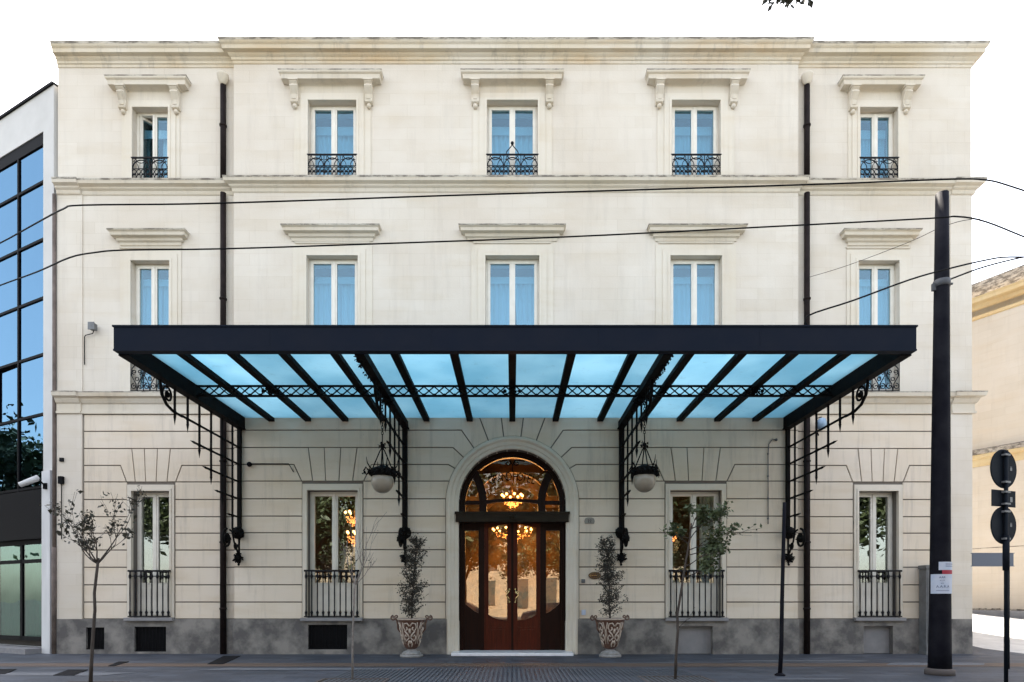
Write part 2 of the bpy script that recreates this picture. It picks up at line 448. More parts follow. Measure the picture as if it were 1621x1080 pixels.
# ------------------------------------------------------------ mesh helpers
class MB:
    def __init__(s):
        s.v, s.f, s.m, s.mi, s.sm = [], [], [], 0, []

    def add(s, vs, fs, smooth=False):
        o = len(s.v)
        s.v += [tuple(v) for v in vs]
        for f in fs:
            s.f.append([i + o for i in f])
            s.m.append(s.mi)
            s.sm.append(smooth)

    def box(s, x0, x1, y0, y1, z0, z1):
        vs = [(x, y, z) for z in (z0, z1) for y in (y0, y1) for x in (x0, x1)]
        s.add(vs, [(0, 2, 3, 1), (4, 5, 7, 6), (0, 1, 5, 4), (2, 6, 7, 3), (0, 4, 6, 2), (1, 3, 7, 5)])
        return s

    def prism(s, outer, holes=(), y0=0.0, y1=0.1, back=True):
        """polygon in XZ extruded from y0 (front) to y1"""
        loops = [list(outer)] + [list(h) for h in holes]
        pts = [p for l in loops for p in l]
        tris = tessellate_polygon([[Vector((p[0], p[1], 0)) for p in l] for l in loops])
        n = len(pts)
        vs = [(p[0], y0, p[1]) for p in pts] + [(p[0], y1, p[1]) for p in pts]
        fs = []
        for t in tris:
            a, b, c = [pts[i] for i in t]
            ar = (b[0] - a[0]) * (c[1] - a[1]) - (c[0] - a[0]) * (b[1] - a[1])
            t = tuple(t)
            if ar < 0:
                t = t[::-1]
            fs.append(t)
            if back:
                fs.append(tuple(i + n for i in t[::-1]))
        k = 0
        for li, l in enumerate(loops):
            ar = sum(l[i][0] * l[(i + 1) % len(l)][1] - l[(i + 1) % len(l)][0] * l[i][1] for i in range(len(l)))
            ccw = ar > 0
            if li:
                ccw = not ccw
            for i in range(len(l)):
                a, b = k + i, k + (i + 1) % len(l)
                fs.append((a, a + n, b + n, b) if ccw else (a, b, b + n, a + n))
            k += len(l)
        s.add(vs, fs)
        return s

    def prism_x(s, poly, x0, x1):
        """polygon in YZ extruded along x"""
        n = len(poly)
        vs = [(x0, p[0], p[1]) for p in poly] + [(x1, p[0], p[1]) for p in poly]
        tr = tessellate_polygon([[Vector((p[0], p[1], 0)) for p in poly]])
        fs = [tuple(t) for t in tr] + [tuple(i + n for i in t[::-1]) for t in tr]
        for i in range(n):
            j = (i + 1) % n
            fs.append((i, j, j + n, i + n))
        s.add(vs, fs)
        return s

    def tube(s, pts, r, n=6, closed=False, smooth=True):
        pts = [Vector(p) for p in pts]
        if len(pts) < 2:
            return s
        rs = r if isinstance(r, (list, tuple)) else [r] * len(pts)
        vs, fs = [], []
        up = None
        for i, p in enumerate(pts):
            if closed:
                t = pts[(i + 1) % len(pts)] - pts[i - 1]
            else:
                t = pts[min(i + 1, len(pts) - 1)] - pts[max(i - 1, 0)]
            if t.length < 1e-9:
                t = Vector((0, 0, 1))
            t.normalize()
            if up is None:
                up = Vector((0, 1, 0)) if abs(t.y) < 0.9 else Vector((1, 0, 0))
            a = up - t * up.dot(t)
            if a.length < 1e-6:
                a = t.orthogonal()
            a.normalize()
            up = a
            b = t.cross(a)
            for k in range(n):
                an = 2 * PI * (k + 0.5) / n
                vs.append(p + (a * math.cos(an) + b * math.sin(an)) * rs[i])
        m = len(pts)
        for i in range(m if closed else m - 1):
            j = (i + 1) % m
            for k in range(n):
                k2 = (k + 1) % n
                fs.append((i * n + k, i * n + k2, j * n + k2, j * n + k))
        if not closed:
            fs.append(tuple(range(n))[::-1])
            fs.append(tuple((m - 1) * n + k for k in range(n)))
        s.add(vs, fs, smooth and n > 4)
        return s

    def lathe(s, prof, c=(0, 0, 0), n=20, sx=1.0, sy=1.0):
        vs, fs = [], []
        for (r, z) in prof:
            for k in range(n):
                a = 2 * PI * k / n
                vs.append((c[0] + r * math.cos(a) * sx, c[1] + r * math.sin(a) * sy, c[2] + z))
        for i in range(len(prof) - 1):
            for k in range(n):
                k2 = (k + 1) % n
                fs.append((i * n + k, i * n + k2, (i + 1) * n + k2, (i + 1) * n + k))
        fs.append(tuple(range(n))[::-1])
        fs.append(tuple((len(prof) - 1) * n + k for k in range(n)))
        s.add(vs, fs, True)
        return s

    def ball(s, c, r, n=10, sz=1.0):
        return s.lathe([(max(0.001, r * math.sin(PI * i / n)), -r * sz * math.cos(PI * i / n)) for i in range(n + 1)], c, n + 2)

    def cornice(s, x0, x1, prof, yb, left=True, right=True, yw=0.0):
        """moulding: prof = [(projection, z), ...] bottom to top; mitred returns at the ends"""
        vs, fs = [], []
        for (p, z) in prof:
            xl = x0 - (p if left else 0)
            xr = x1 + (p if right else 0)
            vs += [(xl, yb, z), (xl, yw - p, z), (xr, yw - p, z), (xr, yb, z)]
        n = len(prof)
        for i in range(n - 1):
            a = i * 4
            for k in range(3):
                fs.append((a + k, a + k + 1, a + 4 + k + 1, a + 4 + k))
        fs.append((0, 3, 2, 1))
        t = (n - 1) * 4
        fs.append((t, t + 1, t + 2, t + 3))
        s.add(vs, fs)
        return s

    def sweep(s, stations, prof):
        """stations: (x, z, nx, nz); prof: (offset along normal, y)"""
        vs, fs = [], []
        n = len(prof)
        for (x, z, nx, nz) in stations:
            for (o, y) in prof:
                vs.append((x + nx * o, y, z + nz * o))
        for i in range(len(stations) - 1):
            for k in range(n - 1):
                fs.append((i * n + k, i * n + k + 1, (i + 1) * n + k + 1, (i + 1) * n + k))
        s.add(vs, fs)
        return s

    def leafball(s, c, r, n=40, rnd=random, core=0.6, ls=0.5):
        """a round clump of pointed iron leaves"""
        c = Vector(c)
        s.ball(c, r * core, 6)
        for _ in range(n):
            d = Vector((rnd.gauss(0, 1), rnd.gauss(0, 1), rnd.gauss(0, 1))).normalized()
            t = d.orthogonal().normalized()
            t = (Matrix.Rotation(rnd.uniform(0, 2 * PI), 3, d) @ t)
            b = d.cross(t)
            L = r * ls * rnd.uniform(0.8, 1.3)
            p0 = c + d * r * 0.55
            s.add([p0, p0 + d * L * 0.5 + t * L * 0.35, p0 + d * L + b * L * 0.25, p0 + d * L * 0.5 - t * L * 0.35], [(0, 1, 2, 3)])
        return s

    def leaves(s, pts, size, rnd, droop=0.3, var=0.5):
        for p in pts:
            p = Vector(p)
            L = size * rnd.uniform(1 - var, 1 + var)
            d = Vector((rnd.gauss(0, 1), rnd.gauss(0, 1), rnd.gauss(0, 0.7) - droop)).normalized()
            t = d.orthogonal().normalized()
            t = Matrix.Rotation(rnd.uniform(0, 2 * PI), 3, d) @ t
            w = L * 0.28
            s.add([p, p + d * L * 0.45 + t * w, p + d * L, p + d * L * 0.45 - t * w], [(0, 1, 2, 3)])
        return s

    def build(s, name, mats, parent=None, loc=None, rotz=0.0, bevel=0.0):
        me = bpy.data.meshes.new(name)
        me.from_pydata(s.v, [], s.f)
        if not isinstance(mats, (list, tuple)):
            mats = [mats]
        for m in mats:
            me.materials.append(m)
        for p, mi, sm in zip(me.polygons, s.m, s.sm):
            p.material_index = mi
            p.use_smooth = sm
        me.update()
        o = bpy.data.objects.new(name, me)
        C.objects.link(o)
        if parent:
            o.parent = parent
        if loc is not None:
            o.location = loc
        if rotz:
            o.rotation_euler[2] = rotz
        if bevel:
            b = o.modifiers.new('bevel', 'BEVEL')
            b.width = bevel
            b.segments = 2
            b.limit_method = 'ANGLE'
        return o


def tag(o, label=None, cat=None, group=None, kind=None):
    if label:
        o['label'] = label
    if cat:
        o['category'] = cat
    if group:
        o['group'] = group
    if kind:
        o['kind'] = kind
    return o


def empty(name, loc=(0, 0, 0), rz=0.0):
    o = bpy.data.objects.new(name, None)
    o.empty_display_size = 0.2
    C.objects.link(o)
    o.location = loc
    o.rotation_euler[2] = rz
    return o


def copy_tree(o, parent=None):
    c = o.copy()
    C.objects.link(c)
    c.parent = parent
    for ch in [k for k in bpy.data.objects if k.parent == o]:
        copy_tree(ch, c)
    return c


def inset(poly, d):
    """shrink a simple polygon by d"""
    n = len(poly)
    ar = sum(poly[i][0] * poly[(i + 1) % n][1] - poly[(i + 1) % n][0] * poly[i][1] for i in range(n))
    if ar < 0:
        poly = poly[::-1]
    out = []
    for i in range(n):
        a, b, c = Vector(poly[i - 1]), Vector(poly[i]), Vector(poly[(i + 1) % n])
        e1, e2 = (b - a), (c - b)
        if e1.length < 1e-6 or e2.length < 1e-6:
            continue
        e1.normalize()
        e2.normalize()
        n1, n2 = Vector((-e1.y, e1.x)), Vector((-e2.y, e2.x))
        k = 1 + n1.dot(n2)
        q = b + (n1 + n2) * (d / max(k, 0.35))
        out.append((q.x, q.y))
    return out


def arc(cx, cz, r, a0, a1, n=12):
    return [(cx + r * math.cos(R(a0 + (a1 - a0) * i / n)), cz + r * math.sin(R(a0 + (a1 - a0) * i / n))) for i in range(n + 1)]


def rect(x0, x1, z0, z1):
    return [(x0, z0), (x1, z0), (x1, z1), (x0, z1)]


def spiral(cx, cz, r0, r1, a0, turns, n=18):
    return [(cx + (r0 + (r1 - r0) * i / n) * math.cos(R(a0) + turns * 2 * PI * i / n),
             cz + (r0 + (r1 - r0) * i / n) * math.sin(R(a0) + turns * 2 * PI * i / n)) for i in range(n + 1)]


def xz(pts, y):
    return [(p[0], y, p[1]) for p in pts]


def yz(pts, x):
    return [(x, p[0], p[1]) for p in pts]


def text_mesh(body, size, mb, place, extrude=0.004):
    """add flat lettering to mb; place maps (x, y) in text space to a 3-D point"""
    cu = bpy.data.curves.new('t', 'FONT')
    cu.body = body
    cu.size = size
    cu.align_x = 'CENTER'
    cu.resolution_u = 2
    ob = bpy.data.objects.new('t', cu)
    C.objects.link(ob)
    dg = bpy.context.evaluated_depsgraph_get()
    me = bpy.data.meshes.new_from_object(ob.evaluated_get(dg))
    mb.add([place(v.co.x, v.co.y) for v in me.vertices], [tuple(p.vertices) for p in me.polygons])
    bpy.data.objects.remove(ob)
    bpy.data.meshes.remove(me)


# ============================================================ THE SETTING
def sheet(x0, x1, y0, y1, z, name, m):
    return tag(MB().box(x0, x1, y0, y1, z - 0.25, z).build(name, m), kind='structure')


g = MB()
g.add([(-900, -900, -0.14), (900, -900, -0.14), (900, 900, -0.14), (-900, 900, -0.14)], [(0, 1, 2, 3)])
tag(g.build('ground', M['asphalt']), kind='structure')
sheet(-40, 12.9, -7.2, 0.6, 0.0, 'pavement', M['pave'])
tag(MB().box(-40, 12.9, -7.4, -7.203, -0.25, 0.004).build('kerb', M['kerb']), kind='structure')
# side street climbing beside the hotel
g = MB()
xs0, xs1 = 12.9, 60
rows = [(-7.2, -0.10), (-2, -0.06), (0, 0.0), (3, 0.25), (6, 0.62), (9, 0.98), (14, 1.12), (24, 1.2), (60, 1.3)]
vs = []
for (y, z) in rows:
    vs += [(xs0, y, z), (xs1, y, z)]
g.add(vs, [(i * 2, i * 2 + 1, i * 2 + 3, i * 2 + 2) for i in range(len(rows) - 1)])
tag(g.build('side_road', M['sideroad']), kind='structure')
# corner pavement on the right, a wedge that narrows away from the camera
g = MB()
pts = [(12.9, -7.2), (14.6, -7.2), (14.9, -5.4), (14.6, -3.6), (13.8, -1.4), (13.3, 0.6), (13.2, 6), (12.55, 6), (12.55, 0.0), (12.9, 0)]
def zat(y):
    for (a, za), (b, zb) in zip(rows, rows[1:]):
        if a <= y <= b:
            return za + (zb - za) * (y - a) / (b - a)
    return 0
top = [(x, y, max(0.0, zat(y)) + 0.05 * (y > 0.5)) for x, y in pts]
n = len(pts)
g.add(top + [(x, y, z - 0.4) for x, y, z in top], [tuple(range(n))] + [(i, i + n, (i + 1) % n + n, (i + 1) % n) for i in range(n)])
tag(g.build('corner_pavement', M['pave']), kind='structure')
# paving bands, laid as thin sheets
def lay(name, x0, x1, y0, y1, m, z=0.004, skew=0.0):
    g = MB()
    g.add([(x0, y0, z), (x1, y0, z), (x1 + skew, y1, z), (x0 + skew, y1, z)], [(0, 1, 2, 3)])
    return tag(g.build(name, m), kind='structure')
lay('paving_band', -40, 12.85, -3.25, -2.55, M['band'])
def ribbed(x0, x1, y0, y1):
    g = MB()
    y = y0
    x = x0
    while x < x1:
        g.box(x, x + 0.045, y0, y1, 0.0045, 0.012)
        x += 0.09
    return g
tag(ribbed(-3.4, 3.6, -6.9, -3.7).build('ribbed_paving', M['tactile']), kind='structure')
for (x0, x1, y0, y1) in ((-6.6, -2.4, -3.95, -3.55), (5.2, 8.3, -2.2, -1.9), (4.6, 6.0, -5.5, -5.3), (-10.5, -8.0, -4.9, -4.4), (8.4, 10.6, -3.0, -2.5)):
    lay('pale_paving', x0, x1, y0, y1, M['pale'], 0.008, 0.4)
def gp(px, py):
    d = 1.5 * F / (py - 948)
    return Vector(((px - 811) * d / F, d - 17, 0))
for quad, what in (([(328, 1052), (353, 1052), (381, 1039), (354, 1039)], 'beside the iron downpipe foot'), ([(171, 1055), (182, 1055), (204, 1048), (188, 1048)], 'smallest, near the left wing plinth'),
                   ([(84, 1070), (118, 1070), (139, 1061), (108, 1061)], 'by the leafy sapling trunk'), ([(-20, 1068), (8, 1068), (26, 1060), (-4, 1060)], 'in front of the glass office')):
    q = [gp(*p) for p in quad]
    c0 = sum(q, Vector()) / 4
    g = MB()
    v = [p - c0 for p in q]
    g.add([tuple(p) for p in v] + [(p.x, p.y, .010) for p in v], [(4, 5, 6, 7), (0, 1, 5, 4), (1, 2, 6, 5), (2, 3, 7, 6), (3, 0, 4, 7)])
    o = g.build('utility_cover', M['slab'], loc=(c0.x, c0.y, 0.003))
    tag(o, 'dark metal utility cover set in the pavement ' + what, 'utility cover', 'dark utility covers in the pavement')

# ============================================================ HOTEL
hotel = tag(empty('hotel_building'), 'cream three storey hotel with arched lit entrance and rusticated ground floor', 'building')
YC, YW = -0.12, 0.0          # facade planes: centre, wings
XL, XB0, XB1, XR = -12.40, -7.55, 7.75, 12.52
WINS = {  # column: centre, half width upper, half width ground
    1: (-9.86, 0.49, 0.52), 2: (-4.87, 0.655, 0.69), 3: (0.0, 0.69, 0), 4: (4.97, 0.66, 0.70), 5: (9.98, 0.52, 0.54)}
ZS = [.95, 1.41, 1.88, 2.36, 2.83, 3.29, 3.74, 4.21, 4.69, 5.14, 5.60, 6.07, 6.53]
ZC, RO, RS = 4.10, 1.45, 1.80      # arch centre height, opening radius, surround radius


def ypl(col):
    return YW if col in (1, 5) else YC


def wspec(col, row):
    c, hu, hg = WINS[col]
    if row == 0:
        return (c - hg, c + hg, 0.99, 4.44)
    dz = -0.07 if col in (1, 5) else 0.0
    if row == 1:
        return (c - hu - .04, c + hu + .04, 7.13, 10.78 + dz)
    return (c - hu, c + hu, 12.88, 14.98 + dz * 1.4)


arch_open = [(RO, -0.3), (RO, ZC)] + arc(0, ZC, RO, 0, 180, 32)[1:-1] + [(-RO, ZC), (-RO, -0.3)]
for nm, xa, xb, cols, y0 in (('left', XL, XB0, (1,), YW), ('centre', XB0, XB1, (2, 3, 4), YC), ('right', XB1, XR, (5,), YW)):
    # upper wall with window holes
    holes = [rect(*wspec(c, r)) for c in cols for r in (1, 2)]
    MB().prism(rect(xa, xb, 6.53, 16.6), holes, y0, 0.5).build('upper_wall', M['wall'], hotel)
    # ground floor backing wall (joint colour at the bottom of the grooves)
    z0 = 0.9
    if nm == 'centre':
        outer = [(xa, z0), (-RO, z0), (-RO, ZC)] + arc(0, ZC, RO, 180, 0, 32)[1:-1] + [(RO, ZC), (RO, z0), (xb, z0), (xb, 6.528), (xa, 6.528)]
        holes = [rect(*wspec(c, 0)) for c in (2, 4)]
    else:
        outer = rect(xa, xb, z0, 6.528)
        holes = [rect(*wspec(cols[0], 0))]
    MB().prism(outer, holes, y0 + 0.035, 0.5).build('ground_floor_wall', M['joint'], hotel)

# ---- rusticated blocks
def chain_edge(x, z0, z1):
    return [(x, z0), (x, z1)]


def win_chain(c, hw, i, side):
    """boundary of a window on its left (-1) or right (+1) for course i, bottom to top"""
    s = side
    z0, z1 = ZS[i], ZS[i + 1]
    k = (hw + 0.15) / 0.84
    if z1 <= 4.70:
        e = hw + 0.13
        return [(c + s * e, z0), (c + s * e, z1)]
    if i == 8:
        return [(c + s * .84 * k, 4.69), (c + s * 1.05 * k, 5.14)]
    if i == 9:
        return [(c + s * 1.05 * k, 5.14), (c + s * .84 * k, 4.69), (c + s * .54 * k, 4.69), (c + s * .66 * k, 5.60)]
    return None


ANG = {5.14: 31, 5.60: 43, 6.07: 55, 6.53: 69}
def arch_chain(i, s):
    z0, z1 = ZS[i], ZS[i + 1]
    def ring(a):
        return (s * RS * math.cos(R(a)), ZC + RS * math.sin(R(a)))
    def outp(z):
        a = ANG[z]
        return (s * (z - ZC) / math.tan(R(a)), z)
    def arcp(a0, a1):
        return [ring(a0 + (a1 - a0) * k / 5) for k in range(6)]
    if z1 <= ZC:
        return [(s * RS, z0), (s * RS, z1)]
    if z1 <= 4.70:
        a0 = math.degrees(math.asin(max(0, (z0 - ZC) / RS)))
        a1 = math.degrees(math.asin((z1 - ZC) / RS))
        return ([(s * RS, z0)] if z0 < ZC else []) + arcp(a0, a1)
    if i == 8:
        return arcp(math.degrees(math.asin((z0 - ZC) / RS)), 31) + [outp(5.14)]
    return [outp(z0)] + arcp(ANG[z0], ANG[z1]) + [outp(z1)]


def blocks(xa, xb, feats, y0, name):
    g = MB()
    d = 0.016
    rnd = random.Random(5)
    for i in range(len(ZS) - 1):
        z0, z1 = ZS[i], ZS[i + 1]
        bounds = [(None, chain_edge(xa, z0, z1))]
        for f in feats:
            if f[0] == 'w':
                L, Rr = win_chain(f[1], f[2], i, -1), win_chain(f[1], f[2], i, 1)
            else:
                L, Rr = arch_chain(i, -1), arch_chain(i, 1)
            if L:
                bounds.append((L, Rr))
        bounds.append((chain_edge(xb, z0, z1), None))
        for k in range(len(bounds) - 1):
            left = bounds[k][1]
            right = bounds[k + 1][0]
            poly = inset(left[::-1] + right, d)
            g.prism(poly, (), y0, y0 + 0.05, back=False)
    for f in feats:
        if f[0] == 'w':
            k = (f[2] + 0.15) / 0.84
            bt = [-.54, -.19, .17, .54]
            tp = [-.66, -.23, .22, .66]
            for j in range(3):
                g.prism(inset([(f[1] + bt[j] * k, 4.69), (f[1] + bt[j + 1] * k, 4.69), (f[1] + tp[j + 1] * k, 5.6), (f[1] + tp[j] * k, 5.6)], d * .8), (), y0, y0 + 0.05, back=False)
        else:
            an = [69, 82.6, 97.4, 111]
            for j in range(3):
                a0, a1 = an[j], an[j + 1]
                ring = [(RS * math.cos(R(a0 + (a1 - a0) * q / 4)), ZC + RS * math.sin(R(a0 + (a1 - a0) * q / 4))) for q in range(5)]
                h = 6.53 - ZC
                g.prism(inset(ring + [(h / math.tan(R(a1)), 6.53), (h / math.tan(R(a0)), 6.53)], d), (), y0, y0 + 0.05, back=False)
    return g.build(name, M['rust'], hotel)


blocks(XL + 0.70, XB0, [('w', WINS[1][0], WINS[1][2])], YW, 'rusticated_facing')
blocks(XB0, XB1, [('w', WINS[2][0], WINS[2][2]), ('a',), ('w', WINS[4][0], WINS[4][2])], YC, 'rusticated_facing')
blocks(XB1, XR - 0.60, [('w', WINS[5][0], WINS[5][2])], YW, 'rusticated_facing')

# ---- corner pilasters (first two storeys)
for xa, xb in ((XL, XL + 0.68), (XR - 0.58, XR + 0.003)):
    MB().box(xa, xb, -0.045, 0.045, 0.95, 6.527).build('corner_pilaster', M['wall'], hotel)
    MB().box(xa, xb, -0.03, 0.003, 7.13, 12.5).build('corner_pilaster', M['wall'], hotel)

# ---- hotel body behind the facade
g = MB()
g.box(XL, XL + 0.3, 0.5, 12.5, -0.1, 16.5).box(XR - 0.3, XR, 0.5, 12.5, -0.3, 16.5).box(XL + .3, XR - .3, 12.2, 12.5, -0.1, 16.5)
g.build('side_and_rear_wall', M['wall'], hotel)
MB().box(XL, XR, 0.3, 12.5, 16.55, 16.75).build('flat_roof', M['weather'], hotel)

# ---- plinth
def plinth(xa, xb, y0, openings):
    xs = sorted(openings)
    g = MB()
    cur = xa
    for (a, b, z0, z1) in xs:
        g.box(cur, a, y0 - 0.055, 0.5, -0.1, 0.95)
        g.box(a, b, y0 - 0.055, 0.5, z1, 0.95)
        g.box(a, b, y0 - 0.055, 0.5, -0.1, z0)
        cur = b
    g.box(cur, xb, y0 - 0.055, 0.5, -0.1, 0.95)
    g.build('plinth', M['plinth'], hotel)
    for (a, b, z0, z1) in xs:
        pass


V = [(-11.60, -11.10, .12, .72), (-10.28, -9.42, .06, .74)]
plinth(XL, XB0, YW, V)
V2 = [(-5.52, -4.46, .13, .80), ]
V4 = [(4.45, 5.42, .0, .76)]
plinth(XB0, -RS - .01 + .06, YC, V2)
plinth(RS - .05, XB1, YC, V4)
V5 = [(9.56, 10.36, .0, .76)]
plinth(XB1, XR + .002, YW, V5)
rnd = random.Random(2)
for (a, b, z0, z1), yy in [(v, YW) for v in V] + [(V2[0], YC)]:
    g = MB().box(a, b, yy + 0.02, yy + 0.05, z0, z1)
    g.box(a, b, yy - 0.03, yy + .02, z0, z0 + .03).box(a, b, yy - .03, yy + .02, z1 - .03, z1)
    k = int((b - a) / 0.09)
    for i in range(1, k):
        x = a + (b - a) * i / k
        g.tube([(x, yy - .01, z0 + .02), (x, yy - .01, z1 - .02)], .008, 5)
    g.build('basement_grille', M['black'], hotel)
for (a, b, z0, z1), yy in ((V4[0], YC), (V5[0], YW)):
    MB().box(a, b, yy + 0.12, yy + .2, z0, z1).build('basement_panel', M['plinthlight'], hotel)

# ---- string courses and main cornice
low = [(0.0, 6.53), (0.05, 6.54), (0.05, 6.60), (0.02, 6.61), (0.02, 6.80), (0.06, 6.83), (0.10, 6.90), (0.11, 6.94), (0.20, 6.97), (0.22, 7.06)]
lowt = [(0.221, 7.06), (0.225, 7.09), (0.02, 7.125)]
mid = [(0.01, 12.50), (0.03, 12.53), (0.04, 12.60), (0.09, 12.64), (0.10, 12.68), (0.19, 12.72), (0.21, 12.80)]
midt = [(0.211, 12.79), (0.22, 12.84), (0.02, 12.875)]
top = [(0.0, 15.98), (0.02, 15.99), (0.025, 16.06), (0.05, 16.07), (0.055, 16.13), (0.10, 16.17), (0.12, 16.21), (0.22, 16.23), (0.23, 16.32), (0.27, 16.36), (0.29, 16.40)]
topt = [(0.291, 16.40), (0.305, 16.47), (0.02, 16.53)]
for nm, prof, m in (('lower_string_course', low, M['trim']), ('lower_string_course', lowt, M['weather']), ('upper_string_course', mid, M['trim']),
                    ('upper_string_course', midt, M['weather']), ('roof_cornice', top, M['cornice']), ('roof_cornice', topt, M['weather'])):
    s = 0.75
    pr = [(p * (1.0 if 'cornice' in nm else 1.0), z) for p, z in prof]
    g = MB()
    g.cornice(XL, XB0, pr, 0.3, left=False, right=False, yw=YW)
    g.cornice(XB1, XR, pr, 0.3, left=False, right=True, yw=YW)
    g.cornice(XB0, XB1, pr, 0.3, yw=YC)
    if 'string' in nm:      # the break forward over the corner pilasters
        pr2 = [(p + 0.04, z + (0.002 if p < .3 else 0)) for p, z in pr]
        g.cornice(XL + .0, XL + 0.66, pr2, 0.2, left=False, right=False, yw=YW)
        g.cornice(XR - 0.56, XR, pr2, 0.2, left=False, right=True, yw=YW)
    g.build(nm, m, hotel)

# ---- window surrounds and hoods
def U(xa, xb, z0, z1, w, wt=None):
    """upside-down U around an opening"""
    wt = wt or w
    return [(xa - w, z0), (xa, z0), (xa, z1), (xb, z1), (xb, z0), (xb + w, z0), (xb + w, z1 + wt), (xa - w, z1 + wt)]


for col in (1, 2, 3, 4, 5):
    y0 = ypl(col)
    wing = col in (1, 5)
    for row in (1, 2):
        xa, xb, z0, z1 = wspec(col, row)
        c = (xa + xb) / 2
        a = 0.30 if wing else 0.38
        g = MB()
        g.prism(U(xa - .002, xb + .002, z0, z1 + .002, a, 0.30), (), y0 - 0.022, y0 + .003)
        g.prism(U(xa - .001, xb + .001, z0, z1 + .001, 0.20, 0.19), (), y0 - 0.045, y0 + .004)
        g.prism(U(xa, xb, z0, z1, 0.06, 0.06), (), y0 - 0.060, y0 + .005)
        g.build('window_surround', M['surround'], hotel)
        if row == 1:
            hw = 0.80 if wing else 1.07
            if col == 3:
                hw = 1.18
            zt = 11.55 if not wing else 11.50
            g = MB()
            g.cornice(c - a - xb + c if False else c - hw - .0, c + hw, [(0.0, zt - .38), (0.03, zt - .37), (0.04, zt - .30), (0.09, zt - .27), (0.10, zt - .20), (0.20, zt - .18), (0.21, zt - .10), (0.25, zt - .07)], y0 + .1, yw=y0)
            hood = g.build('window_hood', M['trim'], hotel)
            g = MB()
            g.cornice(c - hw, c + hw, [(0.251, zt - .07), (0.26, zt - .035), (0.05, zt)], y0 + .1, yw=y0)
            g.build('hood_top', M['weather'], hood)
            # thin moulding above the architrave
            MB().cornice(xa - .28, xb + .28, [(0.0, z1 + .33), (.03, z1 + .34), (.045, z1 + .38), (.0, z1 + .40)], y0 + .05, yw=y0).build('architrave_moulding', M['surround'], hotel)
        else:
            hw = 0.82 if wing else 1.10
            zt = 15.66 if not wing else 15.60
            g = MB()
            g.box(c - hw + .16, c + hw - .16, y0 - .03, y0 + .05, zt - .62, zt - .30)
            g.cornice(c - hw, c + hw, [(0.02, zt - .30), (0.05, zt - .27), (0.12, zt - .25), (0.22, zt - .24), (0.23, zt - .13), (0.27, zt - .10), (0.28, zt - .06)], y0 + .1, yw=y0)
            hood = g.build('window_hood', M['trim'], hotel)
            MB().cornice(c - hw, c + hw, [(0.281, zt - .06), (0.285, zt - .03), (0.05, zt)], y0 + .1, yw=y0).build('hood_top', M['weather'], hood)
            for s in (-1, 1):
                xc = c + s * (hw - .10)
                b = MB()
                pr = [(y0 + .02, zt - .25), (y0 - .24, zt - .25), (y0 - .25, zt - .32), (y0 - .20, zt - .37), (y0 - .22, zt - .42), (y0 - .17, zt - .50), (y0 - .12, zt - .58), (y0 - .10, zt - .68),
                      (y0 - .14, zt - .72), (y0 - .13, zt - .78), (y0 - .05, zt - .82), (y0 + .02, zt - .82)]
                b.prism_x(pr, xc - .10, xc + .10)
                b.box(xc - .125, xc + .125, y0 - .27, y0 + .02, zt - .30, zt - .245)
                b.prism_x([(p[0] - .012 if p[0] < y0 else p[0], p[1]) for p in pr[3:9]] + [(y0 + .01, zt - .68), (y0 + .01, zt - .37)], xc - .05, xc + .05)
                b.ball((xc, y0 - .06, zt - .86), .065, 8)
                b.ball((xc - .06, y0 - .09, zt - .76), .045, 6)
                b.ball((xc + .06, y0 - .09, zt - .76), .045, 6)
                b.build('console_bracket', M['trim'], hood)
for col in (1, 2, 4, 5):
    y0 = ypl(col)
    xa, xb, z0, z1 = wspec(col, 0)
    g = MB()
    g.prism(U(xa, xb, z0, z1, 0.12, 0.17), (), y0 - 0.03, y0 + .06)
    g.prism(U(xa + .001, xb - .001, z0, z1 - .001, 0.05, 0.06), (), y0 - 0.05, y0 + .061)
    g.build('window_surround', M['surround'], hotel)
    MB().box(xa - .14, xb + .14, y0 - .16, y0 + .3, 0.90, 0.986).build('window_sill', M['plinthlight'], hotel, bevel=.008)

# ---- windows
def curtain(mb, x0, x1, z0, z1, y, amp, folds, rnd, gather=0.0):
    n = int(folds * 8)
    ph = rnd.uniform(0, 6)
    vs, fs = [], []
    rows_ = 4
    for j in range(rows_ + 1):
        t = j / rows_
        z = z1 + (z0 - z1) * t
        for i in range(n + 1):
            u = i / n
            x = x0 + (x1 - x0) * (u * (1 - gather * t))
            y_ = y + 2.4 * amp * (0.6 + 0.4 * t) * (math.sin(u * folds * 2 * PI + ph) + 0.4 * math.sin(u * folds * 4.7 * PI + ph * 2))
            vs.append((x, y_, z))
    for j in range(rows_):
        for i in range(n):
            a = j * (n + 1) + i
            fs.append((a, a + 1, a + n + 2, a + n + 1))
    mb.add(vs, fs, True)


def frame_ring(mb, x0, x1, z0, z1, w, y0, y1, wb=None, wt=None):
    wb = wb or w
    wt = wt or w
    mb.prism(rect(x0, x1, z0, z1), [rect(x0 + w, x1 - w, z0 + wb, z1 - wt)], y0, y1)


